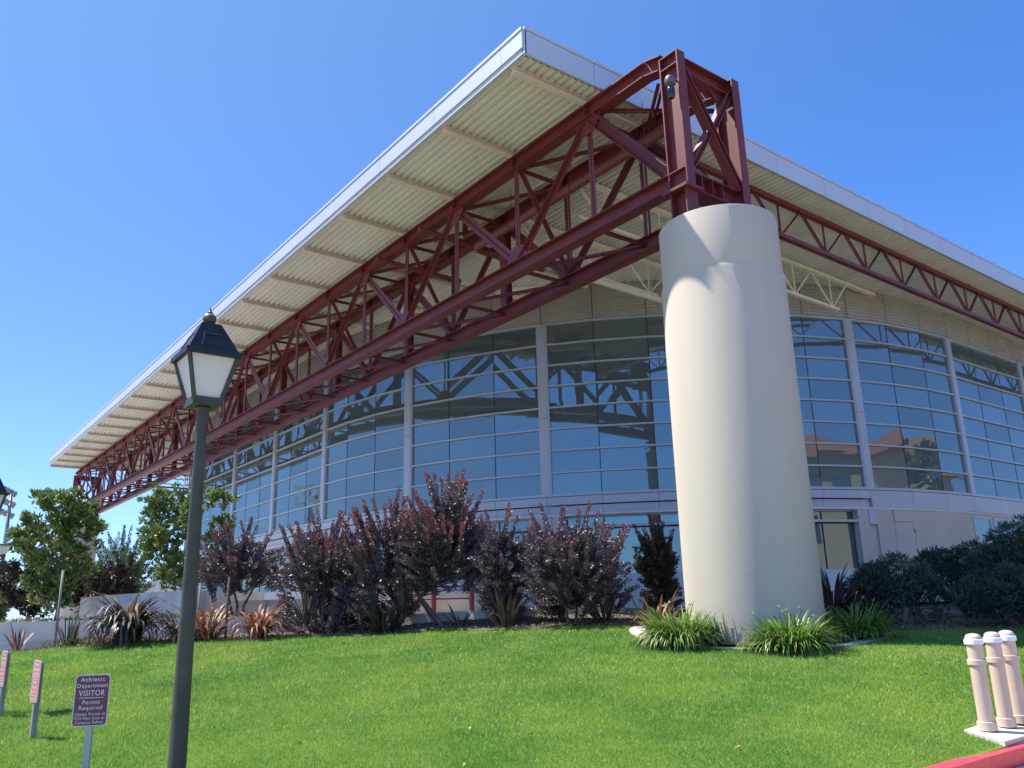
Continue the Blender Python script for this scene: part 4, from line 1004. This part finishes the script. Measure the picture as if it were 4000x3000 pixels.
def tree(name, x, y, z, H, left, right, label, group, mats, cb=.35, n=240, nl=14, ln=.13, wd=.45, seed=1, trunk=.05, tip=.25, gaps=.35, bark=None, limbs=14, depth=None, stemmy=False, topround=1.0):
    rd = random.Random(seed); t = thing(name, (x, y, z), label, 'tree', group)
    az = math.atan2(y, x); rt = Vector((math.sin(az), -math.cos(az), 0)); fw = Vector((math.cos(az), math.sin(az), 0)); dp = depth or (left+right)*.42
    cc = Vector((x, y, z)); hc = H*(cb+1)/2; hh = H*(1-cb)/2
    # limbs with side twigs: leaf clusters sit on the twigs, so real gaps stay between limbs
    sb = MB(); top = cc+Vector((rd.gauss(0, .06), rd.gauss(0, .06), H*.86))
    tk = [cc-Vector((0, 0, .1)), cc+Vector((rd.gauss(0, .03), rd.gauss(0, .03), H*cb*.7)), (cc+top)/2+Vector((rd.gauss(0, .05), rd.gauss(0, .05), 0)), top]
    sb.tube(tk, [trunk, trunk*.85, trunk*.55, .01], 8, cap=False)
    C = []; O = []
    ends = []
    for i in range(limbs):
        u = (i+.5)/limbs; th = i*2.399+rd.uniform(-.4, .4); hz = cb+.02+(1-cb)*u
        prof = math.sin(math.pi*min(1, .22+.78*(1-u))*.98)**.7*(1 if u < .8 else .8*topround)
        rr_ = rd.uniform(.72, 1.08)*prof
        a, b = math.cos(th)*rr_, math.sin(th)*rr_
        e = cc+rt*(a*(right if a > 0 else left))+fw*(b*dp)+Vector((0, 0, min(H, H*hz+rd.uniform(0, .12)*H)))
        s0 = tk[1].lerp(top, max(0, (hz-cb*.7-.12)/(1-cb*.7)))
        m1 = s0.lerp(e, .5)+Vector((rd.gauss(0, .08), rd.gauss(0, .08), -.06*H*(1-u))); sb.tube([s0, m1, e], [trunk*.4, trunk*.25, .006], 5, cap=False)
        ends.append((s0, m1, e))
    ends.append((tk[2], tk[2].lerp(top, .5), cc+Vector((0, 0, H))))
    for k in range(n):
        s0, m1, e = rd.choice(ends); q = rd.random()**.55
        p = m1.lerp(e, q) if rd.random() > .12 else s0.lerp(m1, rd.uniform(.4, 1))
        j = .16*(left+right)*.5*(1.15-.6*q); p = p+Vector((rd.gauss(0, j), rd.gauss(0, j), rd.gauss(0, j*.8)))
        C.append(p); O.append((e-s0).normalized()*.5+Vector((0, 0, .55)))
    sb.build('trunk', bark or M_BARK, t)
    P = []; D = []; LN = []; MI = []; rosettes(C, O, rd, nl, ln, wd, P, D, LN, MI, tip if len(mats) > 1 else 0, .06)
    LN = np.array(LN); leaf_build('crown', P, D, LN, LN*wd, mats, np.array(MI), t)
    return t
TG = 'young trees left of the hall'
tree('broadleaf_tree', -27.7, 4.3, -.2, 3.75, 1.3, .95, 'bushy green broadleaf tree at far left in front of the distant pillar', TG, [L_TREE, L_TIP], .16, 720, 15, .16, .5, seed=41, trunk=.05, limbs=24, bark=M_BARKP, tip=.45)
tree('broadleaf_tree', -27.2, 7.45, -.2, 3.95, 1.35, 1.75, 'open glossy green tree behind the lamp post', TG, [L_TREE, L_TIP], .28, 430, 15, .18, .5, seed=42, trunk=.05, limbs=15, tip=.15)
plume_bush('myrtle_tree', -31.6, 6.85, -.3, 3.3, 1.25, 1.15, 'pale feathery myrtle between the two green trees', 'tree', TG, [L_MYRT, L_MYRT], 60, 120, .25, 2, leaf=(.10, .06), step=.012, seed=43, trunks=4)
tree('plum_tree', -30.3, 4.0, -.2, 2.15, 1.1, 1.0, 'dark purple leaved tree under the bushy green one', TG, [L_DPUR], .22, 520, 15, .12, .5, seed=44, trunk=.05, limbs=12)
tree('plum_tree', -29.4, 5.75, -.2, 1.65, 1.1, 1.3, 'dark shaded tree below the feathery myrtle', TG, [L_DPUR], .15, 700, 15, .12, .5, seed=45, trunk=.06, limbs=14)
tree('plum_tree', -31.8, 3.0, -.2, 1.7, 1.0, 1.0, 'low green and brown tree at the left photo edge behind the white planter wall', TG, [L_TREE, L_FLAXR], .15, 420, 14, .12, .5, seed=46, trunk=.05, limbs=10)
tree('broadleaf_tree', -57.5, 13.6, .2, 2.75, 1.6, 1.5, 'distant small green tree above the brown screen wall', TG, [L_MYRT], .2, 200, 12, .16, .5, seed=47, trunk=.06, limbs=12)
tree('broadleaf_tree', -58.5, 16.5, .2, 2.6, 1.6, 1.9, 'distant dark green tree beside the hall corner', TG, [L_TREE], .2, 200, 12, .16, .5, seed=48, trunk=.06, limbs=12)
# stakes
def stake(p, h, r_, label, m=M_WOOD):
    o = MB().tube([(p[0], p[1], p[2]-.1), (p[0]+.02, p[1], p[2]+h)], r_, 8).build('tree_stake', m, origin=p, smooth=True); tag(o, label, 'stake', 'stakes in the planting', 'thing')
stake((-20.5, 6.85, g1(-20.5, 6.85)), 1.45, .028, 'thin dark stake standing right of the lamp post', M_BARK)
stake((-24.6, 3.9, g1(-24.6, 3.9)), 1.95, .03, 'tall pale stake in front of the bushy green tree', M_WOOD)
stake((-21.3, 6.42, -.5), 1.25, .02, 'short pale stake close behind the lamp post', M_WOOD)
# low ground cover on the terraces
def cover(name, n, path, wdt, ztop, label):
    rd = random.Random(len(path)*7+n); P = []; D = []
    for i in range(n):
        s = rd.random()*(len(path)-1); k = int(s); f_ = s-k; a, b = path[k], path[k+1]
        x = a[0]+(b[0]-a[0])*f_+rd.gauss(0, wdt); y = a[1]+(b[1]-a[1])*f_+rd.gauss(0, wdt); P.append((x, y, ztop+rd.random()**2*.16)); D.append((rd.gauss(0, .6), rd.gauss(0, .6), 1))
    o = leaf_build(name, P, D, np.array([rd.uniform(.06, .16) for _ in P]), .03, [L_COVER], 0, None, origin=(path[0][0], path[0][1], ztop)); tag(o, kind='stuff')
cover('terrace_weeds', 5000, [(-30, 2.0), (-27.3, 3.8), (-25.6, 6.4), (-24.3, 7.6), (-22.4, 9.4)], .5, -.19, '')
cover('bed_weeds', 2500, [(-23.6, 4.1), (-23.0, 4.7), (-22.4, 5.4)], .28, -.70, '')
for k, (x, y, sd) in enumerate(((-19.0, 9.75, 3), (-16.2, 11.5, 4), (-14.3, 12.1, 5))):
    dome_shrub(x, y, g1(x, y), .75, .55, .55, ['low dark filler shrub under the large smoke bushes', 'low dark filler shrub between the tallest and the narrow smoke bush', 'low dark filler shrub behind the broad smoke bush'][k], [L_DPUR], 200, 12, .08, .5, seed=80+sd, lobes=5, group='low filler shrubs in the bed')
# dry leaf litter and clods in the bed
P = []; D = []; rd = random.Random(5)
for i in range(9000):
    a = rd.uniform(R(112), R(175)); d = float(edge_d(a))+rd.random()**1.3*3.2-.05; x, y = d*math.cos(a), d*math.sin(a)
    P.append((x, y, 0)); D.append((rd.gauss(0, 1), rd.gauss(0, 1), rd.gauss(.1, .35)))
P = np.array(P); P[:, 2] = gz(P[:, 0], P[:, 1])+.035
L_LIT = leafmat('leaf_litter', [(.10, .06, .04), (.22, .15, .09), (.32, .24, .15), (.06, .04, .035)], .8, .1, .2)
tag(leaf_build('leaf_litter', P, D, RNG.uniform(.03, .08, len(P)), RNG.uniform(.015, .04, len(P)), [L_LIT], 0, None, origin=(-18, 9, -.5)), kind='stuff')

# ------------------------------------------------------------------ grass blades on the lawn
def grass(n):
    a = RNG.uniform(R(106), R(178.5), n*2); d = 5.2*np.exp(RNG.uniform(0, 1, n*2)*np.log(25/5.2))
    ed = edge_d(a); ok = d < ed-.02+.06*np.sin(a*160)
    x, y = d*np.cos(a), d*np.sin(a)
    ok &= (x < -4.17) & (y > .55) & ((x-RC_X)**2+(y-RC_Y)**2 > 2.31**2) & ~((x > -4.62-.08*(y-9.30)) & (y < 11.65) & (y > 9.30-.45*(x+4.62))) & ~((x > -5.7) & (y < 2.1) & ((x+5.66)**2+(y-2.1)**2 > 1.5**2))
    x, y, d = x[ok][:n], y[ok][:n], d[ok][:n]; m = len(x)
    z = gz(x, y); sc = np.clip(d/9, .8, 2.2)
    h = RNG.uniform(.018, .042, m)*np.clip(sc, .9, 1.4); wd = RNG.uniform(.003, .0058, m)*sc
    th = RNG.uniform(0, 2*np.pi, m); ln = RNG.normal(0, .45, (m, 2))
    B = np.stack([x, y, z-.004], 1); S = np.stack([np.cos(th), np.sin(th), 0*th], 1)*wd[:, None]/2
    T = B+np.stack([ln[:, 0]*h, ln[:, 1]*h, h], 1)
    V = np.stack([B-S, B+S, T], 1).reshape(-1, 3)
    me = bpy.data.meshes.new('grass'); me.vertices.add(3*m); me.vertices.foreach_set('co', V.ravel())
    me.loops.add(3*m); me.loops.foreach_set('vertex_index', np.arange(3*m, dtype=np.int32))
    me.polygons.add(m); me.polygons.foreach_set('loop_start', np.arange(0, 3*m, 3, dtype=np.int32)); me.update(calc_edges=True)
    o = bpy.data.objects.new('grass', me); COL.objects.link(o); WORLD['grass'] = Vector((0, 0, 0)); me.materials.append(M_GRASS); tag(o, kind='stuff')
RC_X, RC_Y = PC[0]-.35, PC[1]+.45
M_GRASS = leafmat('grass_blade', [(.072, .18, .018), (.11, .235, .027), (.152, .28, .04), (.21, .315, .062), (.38, .40, .22)], .42, .4, .35)
def patchy(m):
    """mix yellowish and deep green patches into the blades by their place on the lawn"""
    t = m.node_tree; p = t.nodes['Principled BSDF']; src = p.inputs['Base Color'].links[0].from_socket
    tc = t.nodes.new('ShaderNodeTexCoord'); n = t.nodes.new('ShaderNodeTexNoise'); n.inputs['Scale'].default_value = .55; n.inputs['Detail'].default_value = 5; n.inputs['Roughness'].default_value = .65
    r = t.nodes.new('ShaderNodeValToRGB'); r.color_ramp.elements[0].color = (.55, .78, .70, 1); r.color_ramp.elements[1].color = (1.46, 1.2, 1.08, 1); r.color_ramp.elements[0].position = .36; r.color_ramp.elements[1].position = .64
    mx = t.nodes.new('ShaderNodeMix'); mx.data_type = 'RGBA'; mx.blend_type = 'MULTIPLY'; mx.inputs[0].default_value = 1
    t.links.new(tc.outputs['Object'], n.inputs['Vector']); t.links.new(n.outputs[0], r.inputs[0]); t.links.new(src, mx.inputs[6]); t.links.new(r.outputs[0], mx.inputs[7])
    for l in list(src.links):
        if l.to_node != mx: t.links.new(mx.outputs[2], l.to_socket)
patchy(M_GRASS)
grass(760000)

rd = random.Random(77); P = []; D = []
for i in range(90):
    a = rd.uniform(R(112), R(176)); d = rd.uniform(6.5, 20); 
    if d < float(edge_d(a))-.3 and d*math.cos(a) < -4.9 and math.hypot(d*math.cos(a)-RC_X, d*math.sin(a)-RC_Y) > 2.5: P.append((d*math.cos(a), d*math.sin(a), g1(d*math.cos(a), d*math.sin(a))+.035)); D.append((rd.gauss(0, 1), rd.gauss(0, 1), .15))
L_FALL = leafmat('fallen_leaf', [(.45, .32, .06), (.30, .18, .07), (.5, .42, .15)], .7, .2, .3)
tag(leaf_build('fallen_leaves', P, D, RNG.uniform(.04, .08, len(P)), RNG.uniform(.025, .04, len(P)), [L_FALL], 0, None, origin=(-12, 6, -1)), kind='stuff')
# ------------------------------------------------------------------ far things: light towers, buildings over the road (seen in the glass)
def light_tower(loc, H, face, label):
    t = thing('light_tower', loc, label, 'light tower', 'stadium light towers'); x, y, z = loc
    o = MB().tube([(x, y, z-2), (x, y, z+H)], [.32, .16], 10).build('mast', M_TOWER, t, True)
    s_ = Vector((-math.sin(face), math.cos(face), 0)); n_ = Vector((math.cos(face), math.sin(face), 0)); fl = None
    for r_, (nn, zz) in enumerate(((5, H), (5, H-1.25), (4, H-2.5))):
        c = Vector((x, y, z+zz)); MB().bar(c-s_*2.4, c+s_*2.4, .12, .12).build('cross_arm', M_TOWER, t)
        for k in range(nn):
            p = c+s_*(-2.2+4.4*k/(nn-1))+n_*.35+Vector((0, 0, -.15))
            mb = MB(); d = (n_*.8-Vector((0, 0, .6))).normalized()
            mb.tube([p-d*.45, p-d*.2, p+d*.1], [.12, .3, .42], 10); q = mb.build('floodlight', M_TOWER, t, True)
            MB().tube([p+d*.08, p+d*.12], [.4, .4], 10).build('lens', M_LAMPW, q)
    return t
light_tower((-109.4, 11.2, -1.2), 15.4, R(250), 'distant stadium light tower above the tree at far left')
light_tower((-120, -22, -1.2), 19.5, R(20), 'stadium light tower outside the view to the left')
nb = thing('campus_building', (24, 46, -1.6), 'tan stucco building with clay tile roof across the road, seen in the hall glass', 'building')
mb = MB(); mb.box(19, 34, 18, 44, -1.6, 10.5); mb.box(19.4, 34, 44, 52, -1.6, 8.8); mb.box(17, 36, 52, 84, -1.6, 11.8); mb.build('wall', M_TAN, nb)
mb = MB()
for x0, x1, y0, y1, z, h in ((18.2, 34.8, 17.2, 44.4, 10.5, 3.0), (16, 37, 51, 85, 11.8, 3.8)):
    xm = (x0+x1)/2; mb.add([(x0, y0, z), (x1, y0, z), (x1, y1, z), (x0, y1, z), (xm, y0+7, z+h), (xm, y1-7, z+h)], [(0, 1, 4), (1, 2, 5, 4), (2, 3, 5), (3, 0, 4, 5), (0, 3, 2, 1)])
mb.build('roof', M_TILE, nb)
wn0 = None
for z in (1.2, 5.0, 8.2):
    for y in (22, 27, 32, 37, 42, 58, 64, 70, 76):
        xx = 19 if y < 50 else 17
        mb = MB(); mb.box(xx-.03, xx+.05, y-.8, y+.8, z-.9, z+.9); q = mb.build('window', M_GLASS2, nb)
tree('broadleaf_tree', 8, 50, -1.6, 13, 4.2, 4.2, 'tall street tree across the road right of the view', 'street trees across the road', [L_TREE], .25, 420, 16, .5, .5, seed=61, trunk=.3, limbs=22)
tree('broadleaf_tree', 14, 16, -1.6, 9, 3.4, 3.4, 'street tree across the road behind the camera', 'street trees across the road', [L_TREE], .3, 320, 16, .45, .5, seed=62, trunk=.25, limbs=18)
tree('broadleaf_tree', -44, -26, -1.3, 8, 3.6, 3.6, 'tree beyond the parking lot left of the view', 'street trees across the road', [L_TREE], .25, 320, 16, .42, .5, seed=63, trunk=.22, limbs=18)
for k, (x, y) in enumerate(((-24, -38), (-58, -34), (-75, -30), (-10, -42), (-92, -24), (4, -36))):
    src = [o for o in bpy.data.objects if o.name.startswith('broadleaf_tree') and o.parent is None][-1]
    copy_thing(src, (x, y, -1.4), 'leafy tree in the row beyond the parking lot behind the camera', 'trees beyond the parking lot', rz=k*1.3)
#@@END
for o in list(bpy.data.objects):
    if o.parent is None: o.location.z += EYE
bpy.context.view_layer.update()
